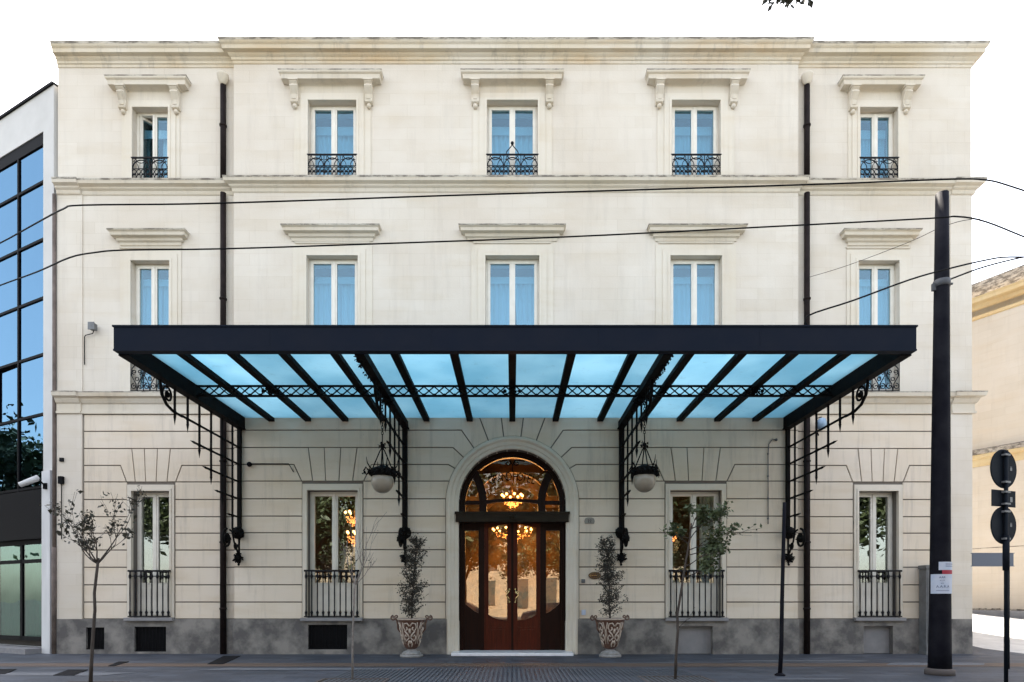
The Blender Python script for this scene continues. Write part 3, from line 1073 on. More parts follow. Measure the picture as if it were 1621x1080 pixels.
def make_window(col, row):
    rnd = random.Random(col * 10 + row)
    y0 = ypl(col)
    xa, xb, z0, z1 = wspec(col, row)
    c = (xa + xb) / 2
    yf = y0 + (0.24 if row == 0 else 0.17)
    zb = z0
    g = MB()
    frame_ring(g, xa + .003, xb - .003, zb + .003, z1 - .003, 0.06, yf, yf + .09)
    win = g.build('window', M['white'], hotel)
    open_left = (col == 1 and row == 2)
    for s in (-1, 1):
        a, b = (xa + .055, c - .002) if s < 0 else (c + .002, xb - .055)
        wb = 0.9 if row == 0 else 0.09
        lx0, lx1 = a, b
        m = MB()
        frame_ring(m, a, b, zb + .05, z1 - .05, 0.075, yf - .025, yf + .06, wb=wb)
        if row == 0:     # solid kicking panel with raised field
            m.box(a + .13, b - .13, yf - .045, yf - .02, zb + .16, zb + .80)
        p = MB().box(a + .07, b - .07, yf + .015, yf + .022, zb + .05 + wb - .01, z1 - .12)
        gm = M['glass'] if row else M['glasslow']
        if open_left and s < 0:
            # leaf swung into the room about its left edge
            for mb_, nm, mm in ((m, 'casement', M['white']), (p, 'glass_pane', gm)):
                rot = Matrix.Rotation(R(52), 3, 'Z')
                piv = Vector((a, yf + .03, 0))
                mb_.v = [tuple(rot @ (Vector(v) - piv) + piv) for v in mb_.v]
        m.build('casement', M['white'], win)
        p.build('glass_pane', gm, win)
    g = MB()
    g.box(c - .028, c + .028, yf - .045, yf - .022, zb + .06, z1 - .06)
    g.build('meeting_rail', M['white'], win)
    # the room behind
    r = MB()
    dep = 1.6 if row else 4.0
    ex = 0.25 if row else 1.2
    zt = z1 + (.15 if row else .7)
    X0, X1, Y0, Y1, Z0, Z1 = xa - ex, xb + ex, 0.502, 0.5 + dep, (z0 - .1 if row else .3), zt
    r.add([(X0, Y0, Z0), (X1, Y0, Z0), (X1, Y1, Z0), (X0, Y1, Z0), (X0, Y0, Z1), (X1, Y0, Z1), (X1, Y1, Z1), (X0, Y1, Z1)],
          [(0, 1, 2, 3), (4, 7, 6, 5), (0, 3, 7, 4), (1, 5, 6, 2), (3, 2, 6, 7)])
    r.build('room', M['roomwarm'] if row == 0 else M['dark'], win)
    q = MB()
    if row:
        q.box(xa + .05, xb - .05, .44, .46, z1 - (.50 if row == 2 else .46), z1 - .27)
        if open_left:
            curtain(q, c, xb, z0, z1 - .4, .60, .02, 4, rnd)
        elif col == 3 and row == 1:
            curtain(q, xa, c + .02, z0, z1 - .4, .52, .022, 5, rnd, .12)
            curtain(q, xb, c + .05, z0, z1 - .4, .52, .022, 5, rnd, .30)
        else:
            curtain(q, xa, c + .03, z0, z1 - .4, .52, .022, 5, rnd, rnd.uniform(0, .14))
            curtain(q, xb, c - .03, z0, z1 - .4, .56, .022, 5, rnd, rnd.uniform(0, .14))
        q.build('curtain', M['curtain'], win)
    else:
        if col in (1, 5):
            curtain(q, xa - .1, xa + .42, .95, z1, .62, .03, 5, rnd)
            q.build('curtain', M['curtaindark'], win)
        elif col == 4:
            curtain(q, xb - .38, xb + .2, .95, z1, .60, .03, 5, rnd, .2)
            q.build('curtain', M['curtain'], win)
    return win


wins = {}
for col in (1, 2, 3, 4, 5):
    for row in (0, 1, 2):
        if col == 3 and row == 0:
            continue
        wins[(col, row)] = make_window(col, row)

# ---- railings
def baluster_rail(col):
    xa, xb, z0, z1 = wspec(col, 0)
    y = ypl(col) - 0.09
    g = MB()
    g.box(xa - .05, xb + .05, y - .03, y + .03, 2.23, 2.28)
    g.box(xa - .03, xb + .03, y - .012, y + .012, 2.10, 2.125)
    g.box(xa - .05, xb + .05, y - .025, y + .025, 1.005, 1.035)
    n = 8 if col in (1, 5) else 10
    for i in range(n):
        x = xa + .0 + (xb - xa) * i / (n - 1)
        pr = [(.018, 1.03), (.026, 1.05), (.026, 1.09), (.036, 1.11), (.036, 1.14), (.02, 1.17), (.016, 1.22), (.018, 1.6), (.016, 2.02), (.022, 2.05), (.034, 2.08), (.034, 2.13), (.02, 2.17), (.02, 2.24)]
        g.lathe(pr, (x, y, 0), 7)
    g.build('balustrade', M['ironrail'], wins[(col, 0)])


for col in (1, 2, 4, 5):
    baluster_rail(col)


def scroll_rail(col, row):
    xa, xb, z0, z1 = wspec(col, row)
    y = ypl(col) - 0.05
    r = .015
    g = MB()
    def T(pts, rr=r, closed=False):
        g.tube(xz(pts, y), rr, 4, closed=closed)
    if row == 2:
        h = 0.60
        zb = z0 + .02
        zt = zb + h
        g.box(xa - .02, xb + .02, y - .02, y + .02, zt - .015, zt + .015)
        g.box(xa, xb, y - .01, y + .01, zb, zb + .02)
        zm = zb + .30
        g.box(xa, xb, y - .008, y + .008, zm - .008, zm + .008)
        n = 3 if col not in (1, 5) else 2
        w = (xb - xa) / n
        for i in range(n + 1):
            x = xa + w * i
            T([(x, zb), (x, zt)], .013)
        for i in range(n):
            x = xa + w * (i + .5)
            T(arc(x, zm + .01, w * .46, 0, 180, 12))
            T(arc(x, zt, w * .30, 180, 360, 10), .01)
            T(arc(x - w * .5, zm + .02, w * .36, 0, 80, 8), .01)
            T(arc(x + w * .5, zm + .02, w * .36, 100, 180, 8), .01)
            T(spiral(x - w * .26, zt - .09, .055, .01, 90, 1.1, 10), .01)
            T(spiral(x + w * .26, zt - .09, .055, .01, 90, -1.1, 10), .01)
            k = 4
            for j in range(k):
                xx = x - w / 2 + w * (j + .5) / k
                T(arc(xx, zb + .22, w / k * .46, 0, 360, 9)[:-1], .0105, True)
                T(arc(xx, zb + .085, w / k * .46, 0, 360, 9)[:-1], .0105, True)
                T([(xx - w / k * .4, zb + .15), (xx + w / k * .4, zb + .15)], .013)
                g.ball((xx, y, zb + .15), .022, 4)
    else:
        zb = z0 + .02
        h = 0.98
        zt = zb + h
        g.box(xa - .02, xb + .02, y - .02, y + .02, zt - .015, zt + .015)
        g.box(xa, xb, y - .01, y + .01, zb, zb + .02)
        n = 4 if col not in (1, 5) else 3
        w = (xb - xa) / n
        for i in range(n):
            x = xa + w * (i + .5)
            for s in (-1, 1):
                T([(x, zb), (x + s * .03, zb + .2), (x + s * w * .42, zb + .42), (x + s * w * .38, zb + .62), (x + s * .04, zb + .72), (x + s * .02, zt)], .014)
                T(spiral(x + s * w * .24, zb + .13, w * .24, .012, 90, -s * 1.3, 14), .013)
                T(spiral(x + s * w * .2, zb + .52, w * .2, .012, -90, s * 1.3, 14), .013)
                T(spiral(x + s * w * .26, zt - .13, w * .24, .012, -90, s * 1.3, 14), .013)
            T(arc(x, zb + .33, .05, 0, 360, 8)[:-1], .012, True)
        for i in range(n + 1):
            T([(xa + w * i, zb), (xa + w * i, zt)], .012)
    if col == 3 and row == 2:
        for s in (-1, 1):
            T([(s * .17, zt), (s * .15, zt + .08), (s * .05, zt + .20), (0, zt + .27)], .014)
        g.ball((0, y, zt + .31), .045, 8)
    g.build('balconette_railing', M['ironrail'], wins[(col, row)])


for col in (1, 2, 3, 4, 5):
    for row in (1, 2):
        scroll_rail(col, row)

# ---- entrance arch surround
st = [(-RO, .0, -1, 0), (-RO, 2.0, -1, 0), (-RO, ZC, -1, 0)]
for i in range(1, 48):
    a = R(180 - 180 * i / 48)
    st.append((RO * math.cos(a), ZC + RO * math.sin(a), math.cos(a), math.sin(a)))
st += [(RO, ZC, 1, 0), (RO, 2.0, 1, 0), (RO, .0, 1, 0)]
prof = [(0.0, .45), (0.0, YC - .035), (0.03, YC - .05), (0.10, YC - .05), (0.11, YC - .075), (0.20, YC - .08), (0.21, YC - .10), (0.25, YC - .125), (0.29, YC - .12), (0.30, YC - .06), (0.345, YC - .05), (0.355, YC + .05)]
MB().sweep([s for s in st if s[1] >= 0.0], prof).build('arch_surround', M['surround'], hotel)
# ---- entrance door
YD = 0.17
def circ_z(x, r=1.33):
    return ZC + math.sqrt(max(0, r * r - x * x))
door = MB()
jam = [(-RO, .0), (-1.35, .0), (-1.35, ZC)] + arc(0, ZC, 1.35, 180, 0, 32)[1:-1] + [(1.35, ZC), (1.35, 0), (RO, 0), (RO, ZC)] + arc(0, ZC, RO, 0, 180, 32)[1:-1] + [(-RO, ZC)]
door.prism([(p[0] * .999, p[1]) for p in jam], (), YD - .05, YD + .14)
entr = door.build('entrance_door', M['darkwood'], hotel)
# fanlight
outer = [(-1.352, 3.62), (1.352, 3.62), (1.352, ZC)] + arc(0, ZC, 1.352, 0, 180, 32)[1:-1] + [(-1.352, ZC)]
inner_side = [(.70, 4.22), (.715, 4.40), (.81, 4.72), (.96, 5.04)]
a_top = math.degrees(math.atan2(5.04 - ZC, .96))
centre = [(-.70, 4.22), (0, 4.27), (.70, 4.22)] + inner_side[1:] + arc(0, ZC, 1.29, 47, 133, 14) + [(-x, z) for x, z in inner_side[1:][::-1]]
lowc = [(-.70, 3.86), (.70, 3.86), (.70, 4.12), (.4, 4.16), (0, 4.18), (-.4, 4.16), (-.70, 4.12)]
def side(s):
    pts = [(s * 1.29, 4.20), (s * .91, 4.20), (s * .94, 4.42), (s * 1.02, 4.70), (s * 1.10, 4.82)] + [(s * 1.29 * math.cos(R(a)), ZC + 1.29 * math.sin(R(a))) for a in (30, 24, 18, 12, 6)]
    return pts
lows = [[(s * 1.29, 3.86), (s * .91, 3.86), (s * .91, 4.10), (s * 1.29, 4.10)] for s in (-1, 1)]
MB().prism(outer, [centre, lowc, side(-1), side(1)] + lows, YD - .02, YD + .09).build('fanlight_frame', M['darkwood'], entr)
MB().prism(outer, (), YD + .03, YD + .036).build('fanlight_glass', M['fanglass'], entr)
# gilt lettering on the fanlight, on a shallow arc
g = MB()
word = 'GRAND HOTEL'
Rl, zc_l = 1.75, 4.95 - 1.75
for i, ch in enumerate(word):
    if ch == ' ':
        continue
    th = (i - 5 + (.3 if i < 5 else -.3)) * 0.068
    def place(x, y, th=th):
        xx = (Rl + y) * math.sin(th) + x * math.cos(th) * .66
        zz = zc_l + (Rl + y) * math.cos(th) - x * math.sin(th) * .66
        return (xx, YD + .012, zz - .19)
    text_mesh(ch, .34, g, place)
# the scroll ornament above the word
for s in (-1, 1):
    g.tube(xz(spiral(s * .12, 5.24, .09, .02, 90, s * 1.2, 14), YD + .012), .014, 5)
    g.tube(xz([(0, 5.02), (0, 5.2), (s * .10, 5.33), (s * .35, 5.30)], YD + .012), .016, 5)
g.build('fanlight_lettering', M['letters'], entr)
# beam over the doors
g = MB().box(-1.52, 1.52, YC - .14, YD + .1, 3.57, 3.83)
g.box(-1.55, 1.55, YC - .16, YD, 3.78, 3.845)
for s in (-1, 1):
    g.ball((s * .04, YC - .14, 3.70), .06, 6)
g.box(-.16, .16, YC - .17, YC - .1, 3.64, 3.74)
g.build('door_beam', M['beam'], entr, bevel=.006)
# side lights
for s in (-1, 1):
    xs = sorted((s * 1.352, s * .88))
    gl = [(s * 1.30, 1.36), (s * 1.20, 1.28), (s * 1.05, 1.16), (s * .93, 1.10), (s * .93, 3.38), (s * 1.30, 3.38)]
    MB().prism(rect(xs[0], xs[1], .06, 3.62), [gl], YD - .0, YD + .10).build('side_light_frame', M['darkwood'], entr)
    MB().box(min(s * 1.31, s * .92), max(s * 1.31, s * .92), YD + .04, YD + .046, 1.08, 3.4).build('side_light_glass', M['doorglass'], entr)
    MB().box(min(s * .89, s * .77), max(s * .89, s * .77), YD - .04, YD + .12, .06, 3.60).build('door_post', M['darkwood'], entr)
    # leaf
    a, b = s * .77, s * .015
    xs = sorted((a, b))
    gl = [(s * .67, 1.06), (s * .55, .98), (s * .38, .92), (s * .24, .90), (s * .13, .90), (s * .13, 3.56), (s * .30, 3.55), (s * .5, 3.51), (s * .67, 3.45)]
    g = MB().prism(rect(xs[0], xs[1], .06, 3.62), [gl], YD - .03, YD + .04)
    pn = sorted((s * .66, s * .14))
    g.box(pn[0], pn[1], YD - .045, YD - .028, .22, .72)
    g.box(pn[0] + .07, pn[1] - .07, YD - .06, YD - .044, .29, .65)
    g.tube([(p[0], YD - .035, p[1]) for p in gl], .014, 5, closed=True)
    leaf = g.build('door_leaf', M['redwood'], entr)
    MB().box(min(s * .69, s * .11), max(s * .69, s * .11), YD + .0, YD + .006, .88, 3.58).build('door_glass', M['doorglass'], entr)
    h = MB()
    h.tube([(s * .08, YD - .05, 1.75), (s * .08, YD - .11, 1.73), (s * .12, YD - .13, 1.66), (s * .17, YD - .13, 1.60), (s * .10, YD - .12, 1.52), (s * .09, YD - .11, 1.44), (s * .08, YD - .05, 1.42)], .016, 7)
    h.tube(xz(spiral(s * .14, 1.68, .06, .01, 180, s * 1.0, 10), YD - .12), .012, 5)
    h.ball((s * .08, YD - .06, 1.76), .03, 6).ball((s * .08, YD - .06, 1.41), .03, 6)
    h.build('door_handle', M['brass'], entr)
MB().box(-.03, .03, YD - .05, YD + .03, .07, 3.6).build('closing_strip', M['darkwood'], entr)
MB().box(-1.60, 1.60, YC - .62, YD + .2, 0.004, .085).build('marble_step', M['marble'], hotel, bevel=.01)

# lobby behind the door
g = MB()
X0, X1, Y0, Y1, Z0, Z1 = -2.6, 2.6, .501, 9, .02, 5.9
g.add([(X0, Y0, Z0), (X1, Y0, Z0), (X1, Y1, Z0), (X0, Y1, Z0), (X0, Y0, Z1), (X1, Y0, Z1), (X1, Y1, Z1), (X0, Y1, Z1)],
      [(0, 1, 2, 3), (4, 7, 6, 5), (0, 3, 7, 4), (1, 5, 6, 2), (3, 2, 6, 7)])
g.build('lobby', M['lobby'], hotel)
g = MB()
for yy in (3.0, 5.5, 8.0):
    for s in (-1, 1):
        g.box(s * 2.2 - .2, s * 2.2 + .2, yy - .2, yy + .2, 0.02, 4.6)
        g.box(s * 2.2 - .28, s * 2.2 + .28, yy - .28, yy + .28, 4.6, 4.8)
    g.prism([(-2.6, 4.8), (-2.4, 4.8)] + arc(0, 4.3, 1.25, 157, 23, 14)[0:] + [(2.4, 4.8), (2.6, 4.8), (2.6, 5.89), (-2.6, 5.89)], (), yy - .1, yy + .1)
g.box(-.9, .9, 6.8, 7.4, .02, 1.1)
g.build('lobby_columns', M['lobby'], hotel)


def chandelier(loc, r, n, label, power, h=.6):
    t = tag(empty('chandelier', loc), label, 'chandelier', 'lit chandeliers inside the hotel')
    g = MB()
    g.tube([(0, 0, h), (0, 0, -.1)], .015, 6)
    for i in range(n):
        a = 2 * PI * i / n + .2
        c_, s_ = math.cos(a), math.sin(a)
        g.tube([(0, 0, -.08), (c_ * r * .5, s_ * r * .5, -.16), (c_ * r, s_ * r, -.05), (c_ * r, s_ * r, .03)], .012, 5)
    g.build('frame', M['brass'], t)
    b = MB()
    for i in range(n):
        a = 2 * PI * i / n + .2
        b.ball((math.cos(a) * r, math.sin(a) * r, .07), .042, 6)
    b.build('bulb', M['bulb'], t)
    k = MB()
    rr = random.Random(3)
    for _ in range(90):
        a = rr.uniform(0, 2 * PI)
        q = rr.uniform(.2, 1) * r
        k.ball((math.cos(a) * q, math.sin(a) * q, -.12 - (1 - q / r) * .22 + rr.uniform(-.06, .1)), rr.uniform(.012, .026), 4)
    k.build('crystal', M['crystal'], t)
    l = bpy.data.lights.new('chandelier_light', 'POINT')
    l.energy = power
    l.color = (1.0, 0.55, 0.22)
    l.shadow_soft_size = .25
    lo = bpy.data.objects.new('chandelier_light', l)
    C.objects.link(lo)
    lo.parent = t
    lo.location = (0, 0, -.45)
    return t


chandelier((0, 3.6, 4.85), .34, 8, 'lit crystal chandelier seen through the middle of the fanlight', 14, 1.0)
chandelier((0, 7.0, 4.1), .75, 12, 'widest lit chandelier deep in the lobby above the doors', 18, 1.8)
chandelier((-4.74, 1.7, 4.02), .26, 6, 'upper amber chandelier behind the window left of the entrance', 1.5, .4)
chandelier((-4.76, 2.0, 3.45), .28, 7, 'lower amber chandelier behind the window left of the entrance', 1.5, 1.0)
chandelier((4.75, 1.6, 3.55), .22, 5, 'small lit chandelier behind the window right of the entrance', 5, 1.0)

# ---- downpipes
for x, nm in ((-7.84, 'l'), (7.99, 'r')):
    g = MB()
    r = .075
    for z0, z1 in ((12.875, 15.45), (7.125, 12.5), (0.0, 6.53)):
        g.tube([(x, -.11, z0 - .0), (x, -.11, z1)], r if z0 > 1 else .082, 12)
    for z in (14.3, 9.6, 5.2, 3.0, 1.2):
        g.lathe([(r + .004, 0), (r + .022, .01), (r + .022, .05), (r + .004, .06)], (x, -.11, z), 12)
    pp = g.build('downpipe', M['pipe'], hotel)
    MB().lathe([(.07, 0), (.08, .05), (.13, .12), (.15, .22), (.16, .26), (.12, .28)], (x, -.13, 15.42), 12).build('rainwater_head', M['trim'], pp)
# slim pipe at the left corner
g = MB()
g.tube([(XL - .06, -.06, 1.0), (XL - .06, -.06, 12.5)], .045, 8)
g.tube([(XL - .06, -.06, 0.0), (XL - .06, -.06, 2.9)], .06, 8)
g.build('corner_pipe', mat('weathered brown pipe', (.17, .13, .11), .8, col2=(.08, .06, .05), scale=3), hotel)

# ---- small wall fittings
o = MB()
o.prism([(1.62 + .5, 3.50), (2.32 - .0, 3.50)] if False else arc(0, 0, .13, 0, 360, 18)[:-1], (), -.02, .0)
o.v = [(v[0] * 1.15, v[1], v[2] * .7) for v in o.v]
g = MB()
g.prism([(-.12, -.07), (.12, -.07), (.14, 0), (.12, .07), (.05, .10), (-.05, .10), (-.12, .07), (-.14, 0)], (), -.025, 0)
pl = tag(g.build('house_plaque', M['greystone'], loc=(2.09, YC - .002, 3.60)), 'small grey stone house number plaque right of the arch', 'plaque')
t = MB()
text_mesh('22', .11, t, lambda x, y: (x, -.029, y - .035))
t.build('number', M['black'], pl)
g = MB()
g.prism([(.17 * math.cos(2 * PI * i / 24), .10 * math.sin(2 * PI * i / 24)) for i in range(24)], (), -.03, 0)
ov = tag(g.build('oval_plaque', M['brown'], loc=(2.23, YC - .002, 2.13)), 'brown oval plaque on the wall above right urn', 'plaque')
g = MB()
g.tube([(.13 * math.cos(2 * PI * i / 24), -.032, .07 * math.sin(2 * PI * i / 24)) for i in range(24)], .008, 5, closed=True)
g.box(-.08, .08, -.035, -.03, -.012, .012)
g.build('gilt_rim', M['brass'], ov)
g = MB().box(-.055, .055, -.04, 0, -.07, .07)
g.box(-.03, .03, -.045, -.04, -.03, .02)
tag(g.build('switch_box', M['paper'], loc=(1.93, YC - .002, 1.13)), 'small white switch box low on the wall by the arch', 'switch box')
g = MB().box(-.05, .05, -.05, 0, -.05, .05)
tag(g.build('junction_box', M['grey'], loc=(1.92, YC - .002, 1.98), bevel=.01), 'tiny dark junction box between arch and oval plaque', 'junction box')
# floodlight on the left wing with its conduit
fl = tag(empty('wall_floodlight', (-11.35, -.05, 8.85)), 'small grey floodlight on a bent conduit on the left wing', 'floodlight')
g = MB().box(-.10, .10, -.22, -.02, -.10, .13)
g.prism(rect(-.12, .12, -.13, .15), (), -.24, -.21)
g.build('lamp_head', M['grey'], fl, bevel=.02)
g = MB().tube([(0, -.08, -.10), (-.05, -.06, -.20), (-.35, 0.0, -.24), (-.40, 0.015, -.30), (-.40, .015, -1.3)], .016, 6)
g.build('conduit', M['black'], fl)
fl.scale = (.75, .75, .75)
# bullet camera on the office corner
cm = tag(empty('security_camera', (-12.78, -.03, 4.55)), 'white bullet security camera on the office pillar', 'security camera')
g = MB().tube([(-.42, -.28, .00), (-.02, -.14, .22)], [.07, .085], 10)
g.build('camera_body', M['pillar'], cm)
g = MB().tube([(.0, -.16, .18), (.05, -.05, .05), (.05, .05, .02)], .022, 6)
g.box(.0, .1, -.02, .05, -.06, .10)
g.build('bracket', M['black'], cm)
# dark boxes on the left pilaster
g = MB().box(-.06, .06, -.09, 0, -.1, .1)
g.tube([(0, -.03, -.1), (0, -.03, -1.6)], .012, 5)
tag(g.build('cable_box', M['black'], loc=(-12.25, -.045, 4.72)), 'small black cable box with a wire on left pilaster', 'junction box')
g = MB().box(-.05, .05, -.05, 0, -.05, .05)
tag(g.build('sensor_box', M['slab'], loc=(-12.25, -.045, 5.28)), 'tiny dark sensor above the cable box on left pilaster', 'sensor')
# conduit run right of the right-hand window
g = MB().tube([(.22, -.02, .28), (.12, -.03, .3), (.02, -.03, .16), (0, -.03, -.1), (0, -.03, -2.0)], .014, 6)
for z in (-.1, -.7, -1.3, -1.85):
    g.ball((0, -.03, z), .028, 5)
g.ball((.22, -.03, .28), .04, 5)
tag(g.build('wall_conduit', M['grey'], loc=(6.92, YC - .0, 5.52)), 'thin vertical conduit with clips under the canopy right end', 'conduit')
# sensor with rod left of the left window under the canopy
g = MB().tube([(0, -.04, 0), (1.05, -.03, 0.0), (1.18, -.02, -.22)], .012, 5)
g.ball((0, -.06, -.02), .07, 7)
tag(g.build('wall_sensor', M['slab'], loc=(-7.10, YC, 5.15)), 'dark round sensor with a thin cable beside the left bracket', 'sensor')
# round outdoor unit behind the right bracket
wl = tag(empty('wall_lamp', (8.33, -.02, 6.20)), 'small pale blue wall lamp beside the right downpipe', 'wall lamp')
MB().lathe([(.02, -.16), (.10, -.12), (.13, 0), (.10, .13), (.03, .17)], (0, -.22, 0), 12).build('lamp_glass', mat('pale blue lamp glass', (.25, .36, .48), .2), wl)
MB().tube([(0, -.02, -.25), (-.05, -.14, -.28), (-.16, -.2, -.1), (-.12, -.2, .16), (0, -.2, .2)], .015, 6).build('bracket', M['black'], wl)

# ---- cabinet
cb = tag(empty('meter_cabinet', (11.3, -.06, 0)), 'tall narrow grey meter cabinet against the right wing behind the pole', 'cabinet')
g = MB().box(-.24, .16, -.30, 0, .08, 2.30)
g.box(-.27, .19, -.33, 0, 2.30, 2.40)
g.box(-.26, .18, -.32, 0, 0, .08)
g.build('cabinet_body', M['grey'], cb, bevel=.01)
g = MB().box(-.20, .12, -.315, -.30, .3, 1.25).box(-.20, .12, -.315, -.30, 1.3, 2.2)
g.build('cabinet_door', M['grey'], cb, bevel=.004)

# ============================================================ CANOPY
XC0, XC1, YF = -7.40, 7.50, -5.44
canopy = tag(empty('entrance_canopy', (0, YC, 6.1)), 'wide dark steel canopy with frosted blue glass over the entrance', 'canopy')
OFF = Vector((0, YC, 6.1))
def cbuild(mb, name, m, parent=canopy, **kw):
    mb.v = [(v[0] - OFF.x, v[1] - OFF.y, v[2] - OFF.z) for v in mb.v]
    return mb.build(name, m, parent, **kw)
g = MB().box(XC0, XC1, YF, YF + .16, 6.10, 6.545)
g.box(XC0 - .02, XC1 + .02, YF - .02, YF + .10, 6.545, 6.575)
g.box(XC0 - .008, XC1 + .008, YF - .008, YF + .0, 6.10, 6.135)
for x in (-4.5, -1.5, 1.6, 4.6):
    g.box(x - .003, x + .003, YF - .0025, YF + .01, 6.14, 6.54)
cbuild(g, 'front_fascia', M['fascia'])
g = MB()
for x0, x1 in ((XC0, XC0 + .16), (XC1 - .16, XC1)):
    g = MB().box(x0, x1, YF + .162, YC - .002, 6.10, 6.542)
    g.box(x0 - .02, x1 + .02, YF + .17, YC - .003, 6.08, 6.104)
    cbuild(g, 'side_beam', M['iron'])
RX = [-6.52, -5.53, -4.52, -3.50, -2.32, -1.15, 0, 1.17, 2.38, 3.50, 4.53, 5.55, 6.58]
xs = [XC0 + .16] + RX + [XC1 - .16]
for x in RX:
    cbuild(MB().box(x - .08, x + .08, YF + .16, YC, 6.30, 6.395), 'rafter', M['iron'])
for a, b in zip(xs, xs[1:]):
    cbuild(MB().box(a + .012, b - .012, YF + .15, YC - .005, 6.40, 6.414), 'glass_panel', M['canopyglass'])
# lattice girder
YL = -2.70
g = MB()
g.box(XC0 + .15, XC1 - .15, YL - .03, YL + .03, 6.385 - .02, 6.399)
g.box(XC0 + .15, XC1 - .15, YL - .03, YL + .03, 6.135, 6.175)
x = XC0 + .2
step = .235
while x < XC1 - .35:
    g.tube([(x, YL, 6.17), (x + step, YL, 6.37)], .017, 4)
    g.tube([(x, YL, 6.37), (x + step, YL, 6.17)], .017, 4)
    g.ball((x, YL - .01, 6.185), .026, 4)
    x += step
cbuild(g, 'lattice_girder', M['iron'])
rnd = random.Random(8)
for x in (-5.53, 0, 5.55):
    g = MB().leafball((x, YL - .08, 6.25), .11, 26, rnd)
    g.leafball((x - .17, YL - .05, 6.25), .07, 18, rnd).leafball((x + .17, YL - .05, 6.25), .07, 18, rnd)
    cbuild(g, 'leaf_ornament', M['iron'])
# brackets
def bracket(X, middle, inward):
    g = MB()
    t = .022
    def bary(y0, y1, z):
        g.box(X - t * .8, X + t * .8, min(y0, y1), max(y0, y1), z - .02, z + .02)
    def barz(y, z0, z1):
        g.box(X - t * .9, X + t * .9, y - .019, y + .019, z0, z1)
    def spike(y, z, dy, dz):
        L = .22
        for w, o in ((.05, .0),):
            d = Vector((0, dy, dz))
            side_ = Vector((1, 0, 0))
            up_ = d.cross(side_)
            p = Vector((X, y, z))
            g.add([p + side_ * .035 + d * .02, p - side_ * .035 + d * .02, p + up_ * .035 + d * .02, p - up_ * .035 + d * .02, p + d * L, p - d * .06],
                  [(0, 2, 4), (2, 1, 4), (1, 3, 4), (3, 0, 4), (2, 0, 5), (1, 2, 5), (3, 1, 5), (0, 3, 5)])
    yw = YC - .06
    # wall post
    g.box(X - .045, X + .045, yw - .05, yw + .055, 3.35, 6.1)
    ys = [yw - .06 - .55 * i for i in range(0, 8)]
    rails = [(5.58, -3.55), (5.12, -2.55), (4.65, -2.0), (4.19, -1.4), (3.70, -.75)]
    for i, (z, ye) in enumerate(rails):
        bary(ye if i else -3.15, yw, z)
        if i:
            spike(ye, z, -1, 0)
    cols = [(-.60, 3.35), (-1.18, 4.05), (-1.76, 4.50), (-2.33, 5.02), (-2.86, 5.48), (-3.40, 5.50)]
    for y, zb in cols:
        barz(y, zb, 6.1)
        if y < -.7:
            spike(y, zb, 0, -1)
        for z, ye in rails:
            if ye < y + .05 and z > zb:
                g.ball((X, y, z), .042, 5)
    # outer curl
    pts = [(-3.1, 5.57), (-3.45, 5.57), (-3.72, 5.64), (-3.90, 5.80), (-3.96, 6.0), (-3.97, 6.1)]
    g.tube(yz(pts, X), .032, 6)
    g.tube(yz(spiral(-3.68, 5.86, .20, .03, 200, -1.5, 26), X), .024, 6)
    g.ball((X, -3.68, 5.86), .06, 6)
    o = cbuild(g, 'wall_bracket', M['iron'])
    # rosettes and scrolls at the foot
    k = MB()
    k.leafball((X, yw - .08, 3.27), .20, 60, rnd, .8, .35)
    k.lathe([(.03, -.015), (.17, 0), (.13, .03), (.04, .05)], (0, 0, 0), 16)
    n0 = len(k.v) - 16 * 4
    k.v[n0:] = [(X + v[0], yw - .10 - v[2], 3.27 + v[1]) for v in k.v[n0:]]
    k.tube(yz(spiral(-.92, 3.05, .26, .04, 90, 1.6, 26), X), .03, 6)
    k.leafball((X, -.92, 3.05), .13, 30, rnd, .8, .4)
    k.tube(yz([(-.60, 3.4), (-.58, 3.2), (-.5, 3.0), (-.38, 2.85), (yw - .05, 2.68)], X), .026, 6)
    k.tube(yz([(-.75, 3.30), (-.45, 3.22), (yw - .1, 3.3)], X), .026, 6)
    k.tube(yz(spiral(-.42, 2.92, .12, .02, 20, -1.3, 16), X), .02, 6)
    k.tube(yz([(yw - .02, 3.3), (yw - .02, 2.45)], X), .03, 6)
    k.leafball((X, yw - .08, 2.60), .15, 46, rnd, .7, .5)
    k.ball((X, yw - .05, 2.42), .035, 6)
    cbuild(k, 'scroll_foot', M['iron'], o)
    if middle:
        m = MB().box(X - .06, X + .06, YF + .16, YC, 6.10, 6.298)
        m.box(X - .09, X + .09, YF + .16, YC - .01, 6.085, 6.112)
        for i in range(16):
            y = YF + .35 + i * .16
            m.leafball((X + inward * .07, y, 6.12 + rnd.uniform(-.03, .05)), .075, 14, rnd, .5, .7)
        for i in range(5):
            m.leafball((X, YL + .25 - i * .12, 6.10 - .03 * i), .10, 18, rnd, .6, .6)
        cbuild(m, 'truss_beam', M['iron'], o)
    return o


bracket(XC0 + .03, False, 1)
bracket(XC1 - .06, False, -1)
bracket(-2.88, True, -1)
bracket(2.93, True, 1)


